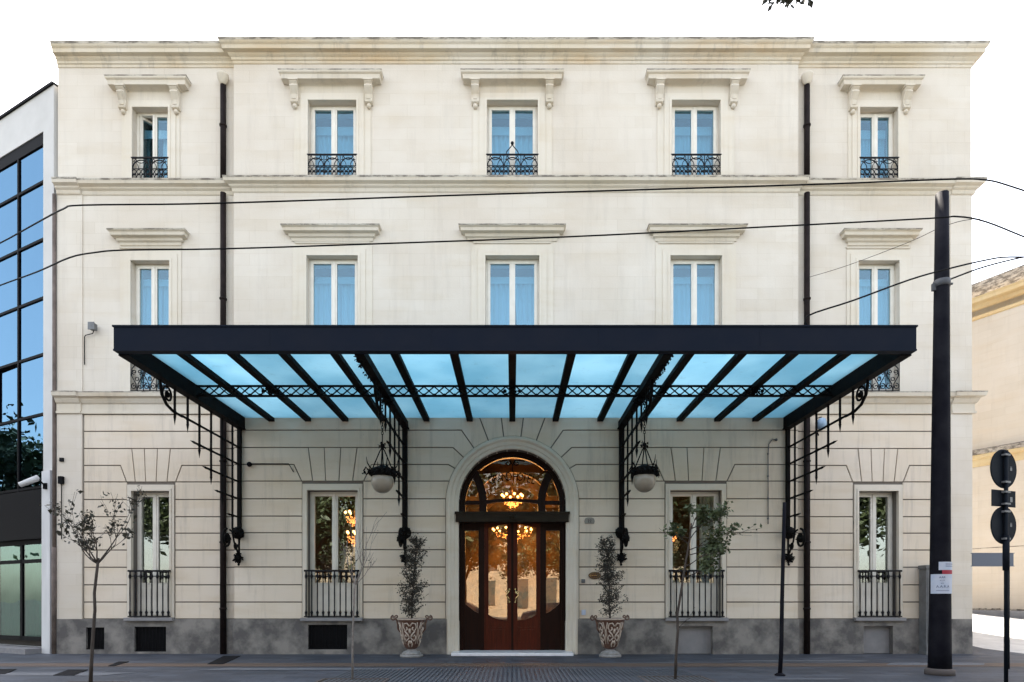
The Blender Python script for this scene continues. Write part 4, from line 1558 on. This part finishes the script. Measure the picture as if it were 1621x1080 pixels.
# ============================================================ LANTERNS
def make_lantern():
    t = empty('hanging_lantern')
    tag(t, 'x', 'lantern', 'hanging globe lanterns under the canopy')
    g = MB().lathe([(max(.004, .25 * math.sin(PI * i / 16)), -.06 - .27 * math.cos(PI * i / 16)) for i in range(1, 17)], (0, 0, 0), 24)
    g.build('globe', M['globe'], t)
    rr = random.Random(4)
    g = MB()
    g.lathe([(.24, .04), (.27, .06), (.27, .16), (.24, .20), (.18, .24), (.10, .27), (.05, .30)], (0, 0, 0), 20)
    for i in range(14):
        a = 2 * PI * i / 14
        g.leafball((.27 * math.cos(a), .27 * math.sin(a), .12), .07, 14, rr, .6, .8)
    for i in range(4):
        a = 2 * PI * i / 4 + .5
        c_, s_ = math.cos(a), math.sin(a)
        g.tube([(c_ * .26, s_ * .26, .14), (c_ * .36, s_ * .36, .06), (c_ * .42, s_ * .42, .14), (c_ * .37, s_ * .37, .22), (c_ * .32, s_ * .32, .16)], .018, 6)
        g.leafball((c_ * .40, s_ * .40, .10), .05, 10, rr, .6, .8)
        g.tube([(c_ * .26, s_ * .26, .2), (c_ * .34, s_ * .34, .32), (c_ * .36, s_ * .36, .45)], [.016, .012, .005], 5)
    g.build('gallery', M['iron'], t)
    g = MB()
    for i in range(4):
        a = 2 * PI * i / 4 + .1
        c_, s_ = math.cos(a), math.sin(a)
        g.tube([(c_ * .23, s_ * .23, .18), (c_ * .15, s_ * .15, .38), (c_ * .05, s_ * .05, .62), (0, 0, .70)], .014, 5)
    g.leafball((0, 0, .74), .08, 22, rr, .6, .8)
    g.tube([(0, 0, .7), (0, 0, .95)], .012, 5)
    g.build('suspension_arms', M['iron'], t)
    g = MB()
    z = .95
    k = 0
    while z < 1.93:
        pts = [(.022 * math.cos(2 * PI * j / 8) * (1 if k % 2 else 0), .022 * math.cos(2 * PI * j / 8) * (0 if k % 2 else 1), z + .045 * math.sin(2 * PI * j / 8)) for j in range(8)]
        g.tube(pts, .008, 4, closed=True)
        z += .065
        k += 1
    g.build('chain', M['iron'], t)
    return t


lan = make_lantern()
lan.location = (-2.90, -3.1, 4.18)
lan['label'] = 'globe lantern hanging from canopy between left window and door'
lan2 = copy_tree(lan)
lan2.location = (2.95, -3.1, 4.20)
lan2['label'] = 'globe lantern hanging from canopy between door and right window'


# ============================================================ URNS WITH SHRUBS
def make_urn():
    t = empty('urn_planter')
    tag(t, 'x', 'planter', 'urn planters flanking the entrance')
    g = MB().lathe([(.30, 0), (.31, .03), (.30, .06), (.22, .08)], (0, 0, 0), 8)
    g.lathe([(.24, .06), (.25, .10), (.20, .14), (.12, .17), (.10, .21)], (0, 0, 0), 24)
    g.build('foot', M['urnfoot'], t)
    body = [(.10, .20), (.15, .23), (.19, .30), (.225, .42), (.255, .56), (.28, .70), (.31, .84), (.335, .92), (.355, .95), (.36, .98), (.33, 1.0), (.30, .99)]
    MB().lathe(body, (0, 0, 0), 28).build('bowl', M['urn'], t)
    g = MB()
    g.tube([(.352 * math.cos(2 * PI * i / 28), .352 * math.sin(2 * PI * i / 28), .975) for i in range(28)], .022, 6, closed=True)
    def rad(z):
        for (r0, z0), (r1, z1) in zip(body, body[1:]):
            if z0 <= z <= z1:
                return r0 + (r1 - r0) * (z - z0) / (z1 - z0)
        return .3
    def on(pts, r):
        q = []
        for (u, z) in pts:
            rr = rad(z) + .004
            a = -PI / 2 + u / rr
            q.append((rr * math.cos(a), rr * math.sin(a), z))
        g.tube(q, r, 6)
    for k in range(4):
        off = k * 2 * PI / 4
        n0 = len(g.v)
        for s in (-1, 1):
            on([(s * .01, .80), (s * .07, .88), (s * .15, .86), (s * .17, .76), (s * .12, .68), (s * .06, .72), (s * .08, .78)], .019)
            on([(s * .13, .68), (s * .05, .58), (s * .02, .50)], .022)
            on([(s * .02, .50), (s * .10, .42), (s * .15, .50), (s * .12, .58), (s * .08, .53)], .018)
            on([(s * .02, .44), (s * .05, .34), (s * .03, .27)], .016)
            on([(s * .20, .90), (s * .21, .70), (s * .17, .50), (s * .13, .34)], .012)
        on([(0, .74), (0, .62)], .03)
        on([(0, .42), (0, .36)], .022)
        rot = Matrix.Rotation(off, 3, 'Z')
        g.v[n0:] = [tuple(rot @ Vector(v)) for v in g.v[n0:]]
    g.build('scrollwork', M['urnrelief'], t)
    for s in (-1, 1):
        g = MB()
        g.tube([(s * .27, 0, .62), (s * .35, 0, .72), (s * .36, 0, .86), (s * .40, 0, .98), (s * .47, 0, 1.04)], .024, 6)
        g.tube(xz(spiral(s * .47, 1.0, .07, .02, 90, -s * 1.2, 14), 0), .02, 6)
        g.tube(xz(spiral(s * .39, 1.03, .05, .015, -90, s * 1.1, 12), 0), .018, 6)
        g.build('handle', M['urn'], t)
    MB().lathe([(.02, .955), (.31, .955), (.31, .965), (.02, .975)], (0, 0, 0), 20).build('soil', M['soil'], t)
    return t


urn = make_urn()
urn.location = (-2.60, -.93, 0.002)
urn['label'] = 'scroll painted urn planter left of the entrance, shrub in it'
urn2 = copy_tree(urn)
urn2.location = (2.52, -.93, 0.002)
urn2.rotation_euler[2] = R(14)
urn2['label'] = 'scroll painted urn planter right of the entrance, shrub in it'


def shrub(loc, h, w, lean, seed, label):
    rr = random.Random(seed)
    t = tag(empty('potted_shrub', loc), label, 'shrub', 'sparse conical shrubs in the urns')
    st, lf = MB(), []
    spine = [Vector((lean * (k / 10) ** 1.5 + rr.uniform(-.01, .01), rr.uniform(-.01, .01), h * k / 10)) for k in range(11)]
    st.tube(spine, [.022 - .0016 * k for k in range(11)], 6)
    for i in range(150):
        u = rr.uniform(.02, 1.0)
        k = min(9, int(u * 10))
        p = spine[k].lerp(spine[k + 1], u * 10 - k)
        a = rr.uniform(0, 2 * PI)
        L = w * (1.0 - .55 * u) * (0.55 + .45 * math.sin(min(1, u * 4) * PI / 2)) * rr.uniform(.5, 1.15)
        d = Vector((math.cos(a), math.sin(a), rr.uniform(.3, 1.0)))
        q = [p + d * L * f + Vector((0, 0, .12 * L * f * f)) + Vector((rr.uniform(-.02, .02), rr.uniform(-.02, .02), 0)) for f in (0, .35, .7, 1)]
        st.tube(q, [.007, .005, .004, .002], 4)
        for _ in range(24):
            f = rr.uniform(.25, 1.05)
            lf.append(p + d * L * f + Vector((rr.gauss(0, .03), rr.gauss(0, .03), .12 * L + rr.gauss(0, .03))))
    st.build('stem', M['bark'], t)
    MB().leaves(lf, .05, rr).build('foliage', M['leafshrub'], t)
    return t


shrub((-2.60, -.93, .96), 2.0, .46, .14, 11, 'thin leaved shrub growing in the left urn, tip leaning right')
shrub((2.52, -.93, .96), 2.02, .46, -.10, 12, 'thin leaved shrub growing in the right urn, narrow at top')


# ============================================================ SAPLINGS
def grow(st, lf, p, d, L, r, lvl, rr, spread, leafn, minlvl=0, up=.25):
    pts, rs = [p.copy()], [r]
    n = 4
    for i in range(n):
        d = (d + Vector((rr.gauss(0, .12), rr.gauss(0, .12), rr.gauss(0, .08) + up * .15))).normalized()
        p = p + d * L / n
        pts.append(p.copy())
        rs.append(max(.0028, r * (1 - .55 * (i + 1) / n)))
    st.tube(pts, rs, 5)
    if lvl <= 1:
        for _ in range(leafn):
            k = rr.randint(1, n)
            lf.append(pts[k] + Vector((rr.gauss(0, .035), rr.gauss(0, .035), rr.gauss(0, .035))))
    if lvl > 0:
        for k in range(rr.choice((2, 3, 3))):
            i = rr.randint(2, n)
            a = rr.uniform(0, 2 * PI)
            nd = (d + Vector((math.cos(a), math.sin(a) * .8, rr.uniform(-.1, .5))) * spread).normalized()
            grow(st, lf, pts[i], nd, L * rr.uniform(.5, .8), rs[i] * .8, lvl - 1, rr, spread, leafn, up=up)


# leafy sapling on the left
rr = random.Random(31)
sap = tag(empty('street_sapling', (-7.40, -6.0, 0.0)), 'leafy street sapling with a forked crown before the left wing', 'tree', 'young street trees along the pavement')
st, lf = MB(), []
tr = [(-.05, 0, -.05), (-.03, 0, .4), (.0, 0, .9), (.03, 0, 1.3), (.02, 0, 1.6), (.06, 0, 1.95), (.09, 0, 2.22)]
st.tube(tr, [.034, .03, .028, .026, .024, .024, .022], 7)
for d, L in (((-.8, .1, .62), .62), ((-.45, -.2, .9), .5), ((.55, .1, .9), .72), ((.25, -.3, 1.0), .45), ((.75, 0, .65), .45), ((-.75, -.1, .35), .35)):
    grow(st, lf, Vector((.08, 0, 2.12)), Vector(d).normalized(), L, .015, 3, rr, .6, 3, up=.5)
st.build('trunk', M['bark'], sap)
MB().leaves(lf, .075, rr, .0).build('crown', M['leafdark'], sap)

# bare sapling by the window left of the door
rr = random.Random(7)
sap = tag(empty('bare_sapling', (-2.95, -5.5, 0.0)), 'slender bare pale sapling with twigs before the window left of the door', 'tree', 'young street trees along the pavement')
st, lf = MB(), []
st.tube([(.0, 0, -.05), (.0, 0, .5), (.01, 0, 1.0), (.03, 0, 1.55), (.05, 0, 1.9)], [.022, .02, .018, .016, .014], 6)
for d, L in (((.5, .1, .9), .8), ((-.35, -.1, .9), .6), ((.3, .2, 1.), .95), ((.7, .0, .6), .45), ((-.1, .1, 1), .7)):
    grow(st, lf, Vector((.04, 0, 1.75)), Vector(d).normalized(), L * .8, .010, 2, rr, .4, 1, up=.6)
st.build('trunk', M['palebark'], sap)
MB().leaves(lf[::6], .04, rr, .0).build('crown', M['leafdark'], sap)

# leafy sapling before the right window
rr = random.Random(19)
sap = tag(empty('leafy_sapling', (3.02, -5.45, 0.0)), 'leaning green sapling in a tree pit before the window right of the door', 'tree', 'young street trees along the pavement')
st, lf = MB(), []
st.tube([(.0, 0, -.05), (.02, 0, .5), (.05, 0, .9), (.04, 0, 1.2), (.12, 0, 1.7), (.20, 0, 2.2), (.27, 0, 2.6), (.30, 0, 2.9)], [.03, .028, .026, .024, .022, .02, .018, .014], 7)
for z0, x0, d, L in ((2.1, .2, (.8, .1, .45), .60), (2.4, .24, (.9, -.1, .35), .7), (2.6, .27, (.6, .2, .6), .55), (2.75, .28, (.3, -.2, .9), .45), (2.5, .26, (-.5, .1, .5), .38),
                     (1.9, .16, (.8, .2, .3), .5), (2.3, .22, (.7, -.3, .1), .5), (2.8, .29, (.9, .1, .2), .65)):
    grow(st, lf, Vector((x0, 0, z0)), Vector(d).normalized(), L * .60, .012, 3, rr, .5, 9, up=.1)
grow(st, lf[:0], Vector((.05, 0, .95)), Vector((.7, 0, .6)).normalized(), .3, .008, 1, rr, .5, 0)
grow(st, lf, Vector((.27, 0, 2.62)), Vector((-1, 0, .1)).normalized(), .45, .008, 1, rr, .3, 2, up=0)
grow(st, lf, Vector((.4, 0, 2.6)), Vector((1, 0, 0)).normalized(), .75, .008, 1, rr, .3, 4, up=0)
st.build('trunk', M['bark'], sap)
MB().leaves(lf, .075, rr, .2).build('crown', M['leafgreen'], sap)
# tree pits
for x, y, w, lab in ((3.02, -5.55, 1.15, 'square soil tree pit around the leaning green sapling'), (-2.9, -5.9, 1.15, 'square soil tree pit around the bare pale sapling'), (-7.40, -6.35, 1.0, 'square soil tree pit around the left leafy sapling')):
    t = tag(empty('tree_pit', (x, y, .0)), lab, 'tree pit', 'square tree pits in the pavement')
    MB().box(-w / 2, w / 2, -.45, .45, .002, .007).build('soil', M['soil'], t)
    MB().prism(rect(-w / 2 - .05, w / 2 + .05, -.5, .5), [rect(-w / 2, w / 2, -.45, .45)], 0, .02)
    g = MB()
    for a in (-1, 1):
        g.box(-w / 2 - .05, w / 2 + .05, a * .475 - .025, a * .475 + .025, .002, .022)
        g.box(a * (w / 2 + .025) - .024, a * (w / 2 + .025) + .024, -.45, .45, .002, .022)
    g.build('edging', M['pit'], t)

# thin dark post right of the window
t = tag(empty('slim_post', (5.22, -4.85, 0.0)), 'slim slightly bent dark post standing on pavement left of right downpipe', 'post')
g = MB().tube([(0, 0, 0), (.03, 0, .6), (.04, 0, 1.4), (.06, 0, 2.2), (.09, 0, 3.38)], [.042, .04, .038, .036, .034], 10)
g.build('shaft', M['pole'], t)
MB().lathe([(.10, 0), (.10, .02), (.05, .05)], (0, 0, .004), 12).build('base_ring', M['pole'], t)

# ============================================================ STREET POLE
pole = tag(empty('street_pole', (8.44, -4.7, 0)), 'tall tapering dark pole with paper notices at the right wing', 'pole')
g = MB().lathe([(.205, .10), (.195, .5), (.175, 2.5), (.160, 4.5), (.142, 6.5), (.126, 8.2), (.114, 9.50)], (0, 0, 0), 20)
n0 = len(g.v)
g.v = [(v[0] + .0 + .005 * v[2], v[1], v[2]) for v in g.v]
g.build('shaft', M['pole'], pole)
MB().lathe([(.26, 0), (.26, .10), (.22, .13), (.20, .13)], (0, 0, .0), 14).build('base_block', M['pit'], pole)
g = MB().lathe([(.138, 0), (.15, .005), (.15, .13), (.138, .135)], (.04, 0, 7.65), 16)
g.box(.04 - .19, .04 - .13, -.03, .03, 7.58, 7.72)
g.tube([(.18, 0, 7.72), (.25, 0, 7.72)], .025, 6)
g.build('clamp_band', M['slabgrey'], pole)
def wrap(mb, z0, z1, a0, a1, r):
    n = 10
    vs = []
    for i in range(n + 1):
        a = R(a0 + (a1 - a0) * i / n)
        for z in (z0, z1):
            rr_ = r
            vs.append((rr_ * math.cos(a) + .005 * z, rr_ * math.sin(a), z))
    mb.add(vs, [(i * 2, i * 2 + 2, i * 2 + 3, i * 2 + 1) for i in range(n)], True)
rp = .192
g = MB()
wrap(g, 1.60, 1.98, 182, 352, rp)
wrap(g, 2.06, 2.22, 228, 352, rp)
nt_ = g.build('paper_notice', M['paper'], pole)
g = MB()
wrap(g, 1.98, 2.06, 245, 352, rp + .001)
g.build('red_strip', M['redprint'], nt_)
g = MB()
def wtext(body, size, z, ac, mb):
    text_mesh(body, size, mb, lambda x, y: ((rp + .003) * math.cos(R(ac) + x / rp) + .005 * z, (rp + .003) * math.sin(R(ac) + x / rp), z + y))
wtext('AAR', .055, 1.90, 246, g)
wtext('A.L.M', .035, 1.845, 246, g)
wtext('VIA', .035, 1.79, 246, g)
wtext('A.A.R.A', .07, 1.715, 250, g)
wrap(g, 1.655, 1.662, 215, 285, rp + .003)
wrap(g, 2.17, 2.18, 262, 340, rp + .003)
wrap(g, 2.13, 2.14, 262, 340, rp + .003)
g.build('print', M['blueprint'], nt_)

# ============================================================ ROAD SIGNS SEEN FROM BEHIND
sg = tag(empty('road_sign', (8.72, -6.0, 0)), 'sign post with two round signs and one square seen from behind', 'road sign')
MB().tube([(0, 0, -.02), (0, 0, 4.12)], .032, 12).build('post', M['signback'], sg)
MB().tube([(0, 0, 2.0), (0, 0, 2.62)], .052, 12).build('post_sleeve', M['signback'], sg)
ang = R(20)
def turned(mb):
    rot = Matrix.Rotation(ang, 3, 'Z')
    mb.v = [tuple(rot @ Vector(v)) for v in mb.v]
    return mb
for z, r, lab in ((3.80, .335, 'upper'), (2.80, .325, 'lower')):
    g = MB().prism([(r * math.cos(2 * PI * i / 32), z + r * math.sin(2 * PI * i / 32)) for i in range(32)], (), .035, .05)
    g.tube([(r * math.cos(2 * PI * i / 32), .042, z + r * math.sin(2 * PI * i / 32)) for i in range(32)], .012, 5, closed=True)
    disc = turned(g).build('round_sign', M['signback'], sg)
    g = MB()
    for dz in (-.24, .24):
        g.box(-.07, .07, -.036, .034, z + dz - .016, z + dz + .016)
    g.box(.16, .21, .03, .036, z - .02, z + .03).box(.16, .21, .03, .036, z + .04, z + .05)
    turned(g).build('clamp', M['grey'], disc)
g = MB().box(-.31, .31, .035, .05, 3.13, 3.42)
sq = turned(g).build('square_sign', M['signback'], sg)
g = MB().box(-.07, .07, -.036, .034, 3.16, 3.19).box(-.07, .07, -.036, .034, 3.37, 3.40).box(.16, .22, .03, .036, 3.22, 3.31)
turned(g).build('clamp', M['grey'], sq)

sn = tag(empty('street_name_sign', (10.62, -3.65, 0)), 'low post carrying a blue grey street name plate by the corner', 'street sign')
MB().tube([(0, 0, -.02), (0, 0, 2.42)], .035, 12).build('post', M['signback'], sn)
g = MB().box(-.80, .08, -.055, -.035, 2.20, 2.47)
g.box(-.82, .10, -.058, -.032, 2.19, 2.205).box(-.82, .10, -.058, -.032, 2.465, 2.48)
g.build('name_plate', M['plate'], sn)

# ============================================================ CABLES
def cable(name, pts, r, label, group='overhead cables across the street front'):
    pw = [P(*p) for p in pts]
    # smooth with Catmull-Rom
    out = []
    for i in range(len(pw) - 1):
        p0, p1, p2, p3 = pw[max(i - 1, 0)], pw[i], pw[i + 1], pw[min(i + 2, len(pw) - 1)]
        for k in range(4):
            t = k / 4
            out.append(0.5 * ((2 * p1) + (p2 - p0) * t + (2 * p0 - 5 * p1 + 4 * p2 - p3) * t * t + (3 * p1 - p0 - 3 * p2 + p3) * t ** 3))
    out.append(pw[-1])
    base = out[0]
    g = MB().tube([q - base for q in out], r, 6)
    tag(g.build(name, M['black'], loc=base), label, 'cable', group)


cable('overhead_cable', [(-60, 412, 15), (0, 385, 13.8), (60, 352, 12.6), (100, 331, 11.6), (130, 325, 11), (300, 323, 11), (500, 317, 11), (700, 310, 11), (900, 304, 11), (1100, 298, 11),
      (1320, 291, 11), (1500, 284, 11), (1560, 285, 11.2), (1600, 295, 11.8), (1680, 322, 13)], .0145, 'uppermost long cable crossing the facade just below the upper moulding')
cable('overhead_cable', [(-60, 476, 15), (0, 452, 13.8), (60, 430, 12.6), (110, 408, 11.6), (150, 400, 11.2), (200, 396, 11), (355, 394, 11), (600, 386, 11), (900, 375, 11), (1200, 360, 11),
      (1470, 346, 11), (1515, 343, 11), (1560, 351, 11.4), (1621, 375, 12.4), (1690, 402, 13.4)], .0145, 'long cable crossing the facade at the first floor window hoods')
cable('service_cable', [(1279, 517, 11.6), (1279, 500, 11.6), (1350, 476, 11.7), (1440, 443, 11.9), (1500, 426, 12.0), (1560, 412, 12.2), (1600, 407, 12.3), (1690, 409, 12.6)], .016,
      'cable rising from the canopy roof past the pole to the right')
cable('service_cable', [(1496, 446, 12.3), (1515, 438, 12.4), (1560, 422, 12.6), (1621, 407, 12.9), (1690, 396, 13.3)], .016, 'short cable tied to the clamp band of the pole')
cable('thin_cable', [(1277, 440, 16.8), (1340, 421, 15.6), (1440, 383, 13.9), (1490, 360, 13), (1540, 347, 12.6), (1621, 345, 12.6), (1690, 347, 12.6)], .006, 'thinnest grey cable from the right downpipe behind the pole')

# ============================================================ OFFICE ON THE LEFT
off = tag(empty('office_building', (XL - .13, .02, 0), math.atan2(-.45, .89)), 'modern office with blue glass front, left of the hotel', 'building')
T0 = .52
W_ = 12.0
opening = rect(-W_ + .4, -T0, 0.14, 14.45)
MB().prism(rect(-W_, .0, -.1, 15.55), [opening], 0, .5).build('front_wall', M['officewall'], off)
MB().box(-W_, 0, .5, 10, -.1, 15.4).build('rear_block', M['officewall'], off)
MB().box(-W_ - .05, .0, -.05, .45, 15.55, 15.62).build('coping', M['slab'], off)
g = MB().box(-.40, -.0, -.10, -.003, -.1, 5.0)
g.build('pillar', M['pillar'], off)
MB().box(-W_ + .4, -T0, .02, .30, 14.12, 14.449).build('soffit_band', M['black'], off)
zs = [14.12, 13.1, 11.5, 9.87, 8.3, 6.64, 4.62]
xs_ = [-T0 - 1.36 * i for i in range(9)]
g = MB()
for z in zs[1:]:
    g.box(-W_ + .4, -T0, .02, .12, z - .035, z + .035)
for x in xs_[1:]:
    g.box(x - .035, x + .035, .018, .125, 4.5, 14.12)
g.build('mullion_grid', M['black'], off)
for i in range(len(xs_) - 1):
    for j in range(len(zs) - 1):
        x1, x0 = xs_[i] - (.035 if i else 0), xs_[i + 1] + .035
        z1, z0 = zs[j] - .035, zs[j + 1] + .035
        g = MB().box(x0, x1, .055, .065, z0, z1)
        if i == 1 and j == 4:      # tilted open pane
            g.v = [(v[0] + (x1 - v[0]) * .02, v[1] + (x1 - v[0]) * .05, v[2] - .10) for v in g.v]
        g.build('glass_pane', M['officeglass'], off)
MB().box(-W_ + .4, -T0, .30, .35, .14, 14.1).build('interior_screen', M['dark'], off)
MB().box(-W_ + .4, -T0, -.02, .25, 3.18, 4.55).build('dark_fascia', M['black'], off)
g = MB()
for x in [-T0] + xs_[1:]:
    g.box(x - .06, x + .06, .10, .2, .3, 3.2)
g.box(-W_ + .4, -T0, .10, .2, 3.05, 3.2).box(-W_ + .4, -T0, .10, .2, 2.52, 2.62).box(-W_ + .4, -T0, .10, .2, .30, .42)
g.build('shopfront_frame', M['black'], off)
MB().box(-W_ + .4, -T0, .13, .14, .42, 3.05).build('shopfront_glass', M['shopglass'], off)
g = MB()
rr = random.Random(1)
curtain(g, -W_ + .5, -T0, .3, 3.1, .26, .015, 40, rr)
g.build('shop_curtain', mat('pale green curtain', (.07, .13, .115), .9), off)
MB().box(-W_ + .4, -.4, -.5, .1, -.1, .14).build('entrance_step', M['kerb'], off)

# ============================================================ NEIGHBOUR ON THE RIGHT
nb = tag(empty('corner_building', (20.5, 8.2, 1.0), R(-60)), 'pale yellow rendered building across the side street at right', 'building')
MB().box(-26, 14, 0, 9, -1.6, 13.05).build('wall', M['neigh'], nb)
MB().cornice(-26, 14, [(0.0, 12.35), (.05, 12.38), (.06, 12.5), (.0, 12.52), (0, 12.75), (.08, 12.8), (.10, 12.95), (.28, 13.0), (.30, 13.12), (.36, 13.2)], 1, yw=0).build('cornice', M['neightrim'], nb)
MB().box(-26, 14, .0, .5, 13.2, 13.95).build('parapet', M['rubble'], nb)
MB().cornice(-26, 14, [(0, 6.1), (.04, 6.12), (.05, 6.4), (.14, 6.45), (.16, 6.58)], 1, yw=0).build('string_course', M['neightrim'], nb)
g = MB().cornice(-26, 14, [(.161, 6.58), (.2, 6.6), (.2, 6.78), (0, 6.85)], 1, yw=0)
g.build('course_top', M['rubble'], nb)
MB().cornice(-26, 14, [(0, 2.62), (.012, 2.625), (.012, 2.645), (0, 2.65)], 1, yw=0).build('render_line', M['rubble'], nb)
g = MB()
rr = random.Random(6)
x = -26
while x < 14:
    w = rr.uniform(.2, .5)
    g.box(x, x + w - .02, -.12 - rr.uniform(0, .08), .0, -.5, .05 + rr.uniform(0, .10))
    x += w
g.build('rubble_base', M['rubble'], nb)
# raised pavement along it
g = MB().box(-26, 14, -1.5, -.2, -.6, .02)
tag(g.build('side_pavement', M['pale'], loc=(20.5, 8.2, 1.0), rotz=R(-60)), kind='structure')

# ============================================================ OVERHANGING TWIG AT THE TOP
rr = random.Random(77)
tw = tag(empty('overhanging_branch', P(1244, -14, 8)), 'dark leafy branch tip hanging into the sky at the top edge', 'branch')
st, lf = MB(), []
for d in ((-.6, .1, -.12), (.5, .1, -.15), (.1, 0, -.3), (.75, .2, .0), (-.3, 0, -.25)):
    v = Vector(d)
    st.tube([(0, 0, .35), (0, 0, .1), v * .25, v * .45], [.02, .014, .008, .003], 5)
    for _ in range(26):
        f = rr.uniform(.05, .48)
        lf.append(v * f + Vector((rr.gauss(0, .025), rr.gauss(0, .02), rr.gauss(0, .02))))
st.tube([(0, 0, .3), (.4, -.6, 1.0), (1.5, -1.8, 1.6)], [.02, .04, .07], 6)
st.build('twig', M['bark'], tw)
MB().leaves(lf, .09, rr, .3).build('leaves', M['leafdark'], tw)

# ============================================================ THE OTHER SIDE OF THE STREET (behind the camera, seen in the panes)
def big_tree():
    rr = random.Random(42)
    t = empty('street_tree')
    st = MB()
    st.tube([(0, 0, -.15), (.05, 0, 1.5), (0, .05, 3)], [.22, .18, .15], 10)
    lf = []
    for i in range(9):
        a = 2 * PI * i / 9
        e = Vector((math.cos(a) * rr.uniform(1.2, 2.3), math.sin(a) * rr.uniform(1.2, 2.3), rr.uniform(4, 6.8)))
        st.tube([(0, 0, 2.8), Vector((0, 0, 2.9)).lerp(e, .5) + Vector((0, 0, .3)), e], [.09, .05, .02], 6)
        for _ in range(3):
            c = e + Vector((rr.gauss(0, .6), rr.gauss(0, .6), rr.gauss(0, .5)))
            for _ in range(270):
                lf.append(c + Vector((rr.gauss(0, .5), rr.gauss(0, .5), rr.gauss(0, .38))))
    st.build('trunk', M['bark'], t)
    MB().leaves(lf, .25, rr, .1).build('crown', M['leafgreen'], t)
    return t


bt = big_tree()
spots = [(-9.5, -31), (-3.6, -30), (2.4, -31.5), (8.5, -30.5), (15, -31), (-16, -30.5), (-26, .2), (-13, -22.5), (-6.8, -23), (-1.9, -23.5), (3.9, -22.6), (8.6, -23.2), (13.8, -22.4), (-19.5, -22.8), (-26, -22.2), (20, -23), (27, -22.4)]  # nearer row added and enlarged to darken the lower facade and ground-floor panes
names = ['behind the camera facing the left wing', 'behind the camera left of the entrance axis', 'behind the camera right of the entrance axis', 'behind the camera facing the right window',
         'behind the camera at far right', 'behind the camera at far left', 'beyond the office, mirrored in its glass',
         'on the near kerb behind the camera, farthest left', 'on the near kerb behind the camera, second from left', 'on the near kerb behind the camera, left of the axis',
         'on the near kerb behind the camera, right of the axis', 'on the near kerb behind the camera, second from right', 'on the near kerb behind the camera, farthest right',
         'on the near kerb far beyond the left wing', 'on the near kerb by the office end of the street', 'on the near kerb far beyond the right wing', 'on the near kerb near the corner building']
for i, (x, y) in enumerate(spots):
    o = bt if i == 0 else copy_tree(bt)
    o.location = (x, y, -.14)
    o.rotation_euler[2] = i * 1.3
    s_ = (1.0, 1.05, .95, 1.0, 1.0, 1.0, 1.3, 1.4, 1.45, 1.3, 1.4, 1.45, 1.35, 1.4, 1.5, 1.45, 1.5)[i]
    o.scale = (s_, s_, s_)
    tag(o, 'leafy street tree ' + names[i], 'tree', 'street trees across the road')
for x0, x1, h, lab in ((-26, -7, 9.5, 'long cream street front across the road, left half'), (-6.5, 8, 8.0, 'lower cream street front opposite the entrance'), (8.5, 28, 10.5, 'tall cream street front across the road, right half')):
    t = tag(empty('opposite_building', ((x0 + x1) / 2, -42, 0)), lab, 'building', 'buildings across the street')
    w = (x1 - x0) / 2
    MB().box(-w, w, -8, 0, -.2, h).build('wall', M['farwall'], t)
    MB().box(-w - .2, w + .2, -8, .25, h, h + .35).build('cornice', M['trim'], t)
    n = int((x1 - x0) / 2.6)
    for i in range(n):
        for z in (1.0, 4.6):
            xx = -w + (i + .5) * 2 * w / n
            MB().box(xx - .62, xx + .62, .0, .06, z - .2, z + 2.3).build('shutter', M['farwin'], t)


def make_car():
    t = empty('parked_car')
    g = MB()
    prof = [(-2.1, .35), (-2.15, .6), (-2.0, .85), (-1.1, .95), (-.5, 1.38), (.9, 1.42), (1.5, 1.0), (2.0, .9), (2.12, .6), (2.05, .3)]
    g.prism(prof, (), -.85, .85)
    g.build('body', M['carpaint'], t, bevel=.06)
    g = MB().prism([(-.95, .97), (-.45, 1.32), (.85, 1.35), (1.3, 1.0)], (), -.86, .86)
    g.build('side_window', M['carglass'], t)
    for x in (-1.3, 1.3):
        for y in (-.8, .8):
            w = MB().prism([(x + .32 * math.cos(2 * PI * i / 20), .32 + .32 * math.sin(2 * PI * i / 20)) for i in range(20)], (), y - .1, y + .1).build('wheel', M['rubber'], t)
            MB().prism([(x + .19 * math.cos(2 * PI * i / 12), .32 + .19 * math.sin(2 * PI * i / 12)) for i in range(12)], (), y - .11, y + .11).build('rim', M['grey'], w)
    return t


car = make_car()
for i, (x, y, lab) in enumerate(((-3.6, -21.6, 'dark parked car behind the camera, left of the entrance axis'), (2.6, -21.7, 'dark parked car behind the camera, on the entrance axis'), (8.8, -21.5, 'dark parked car behind the camera, at right'))):
    o = car if i == 0 else copy_tree(car)
    o.location = (x, y, -.14)
    tag(o, lab, 'car', 'cars parked across the road')
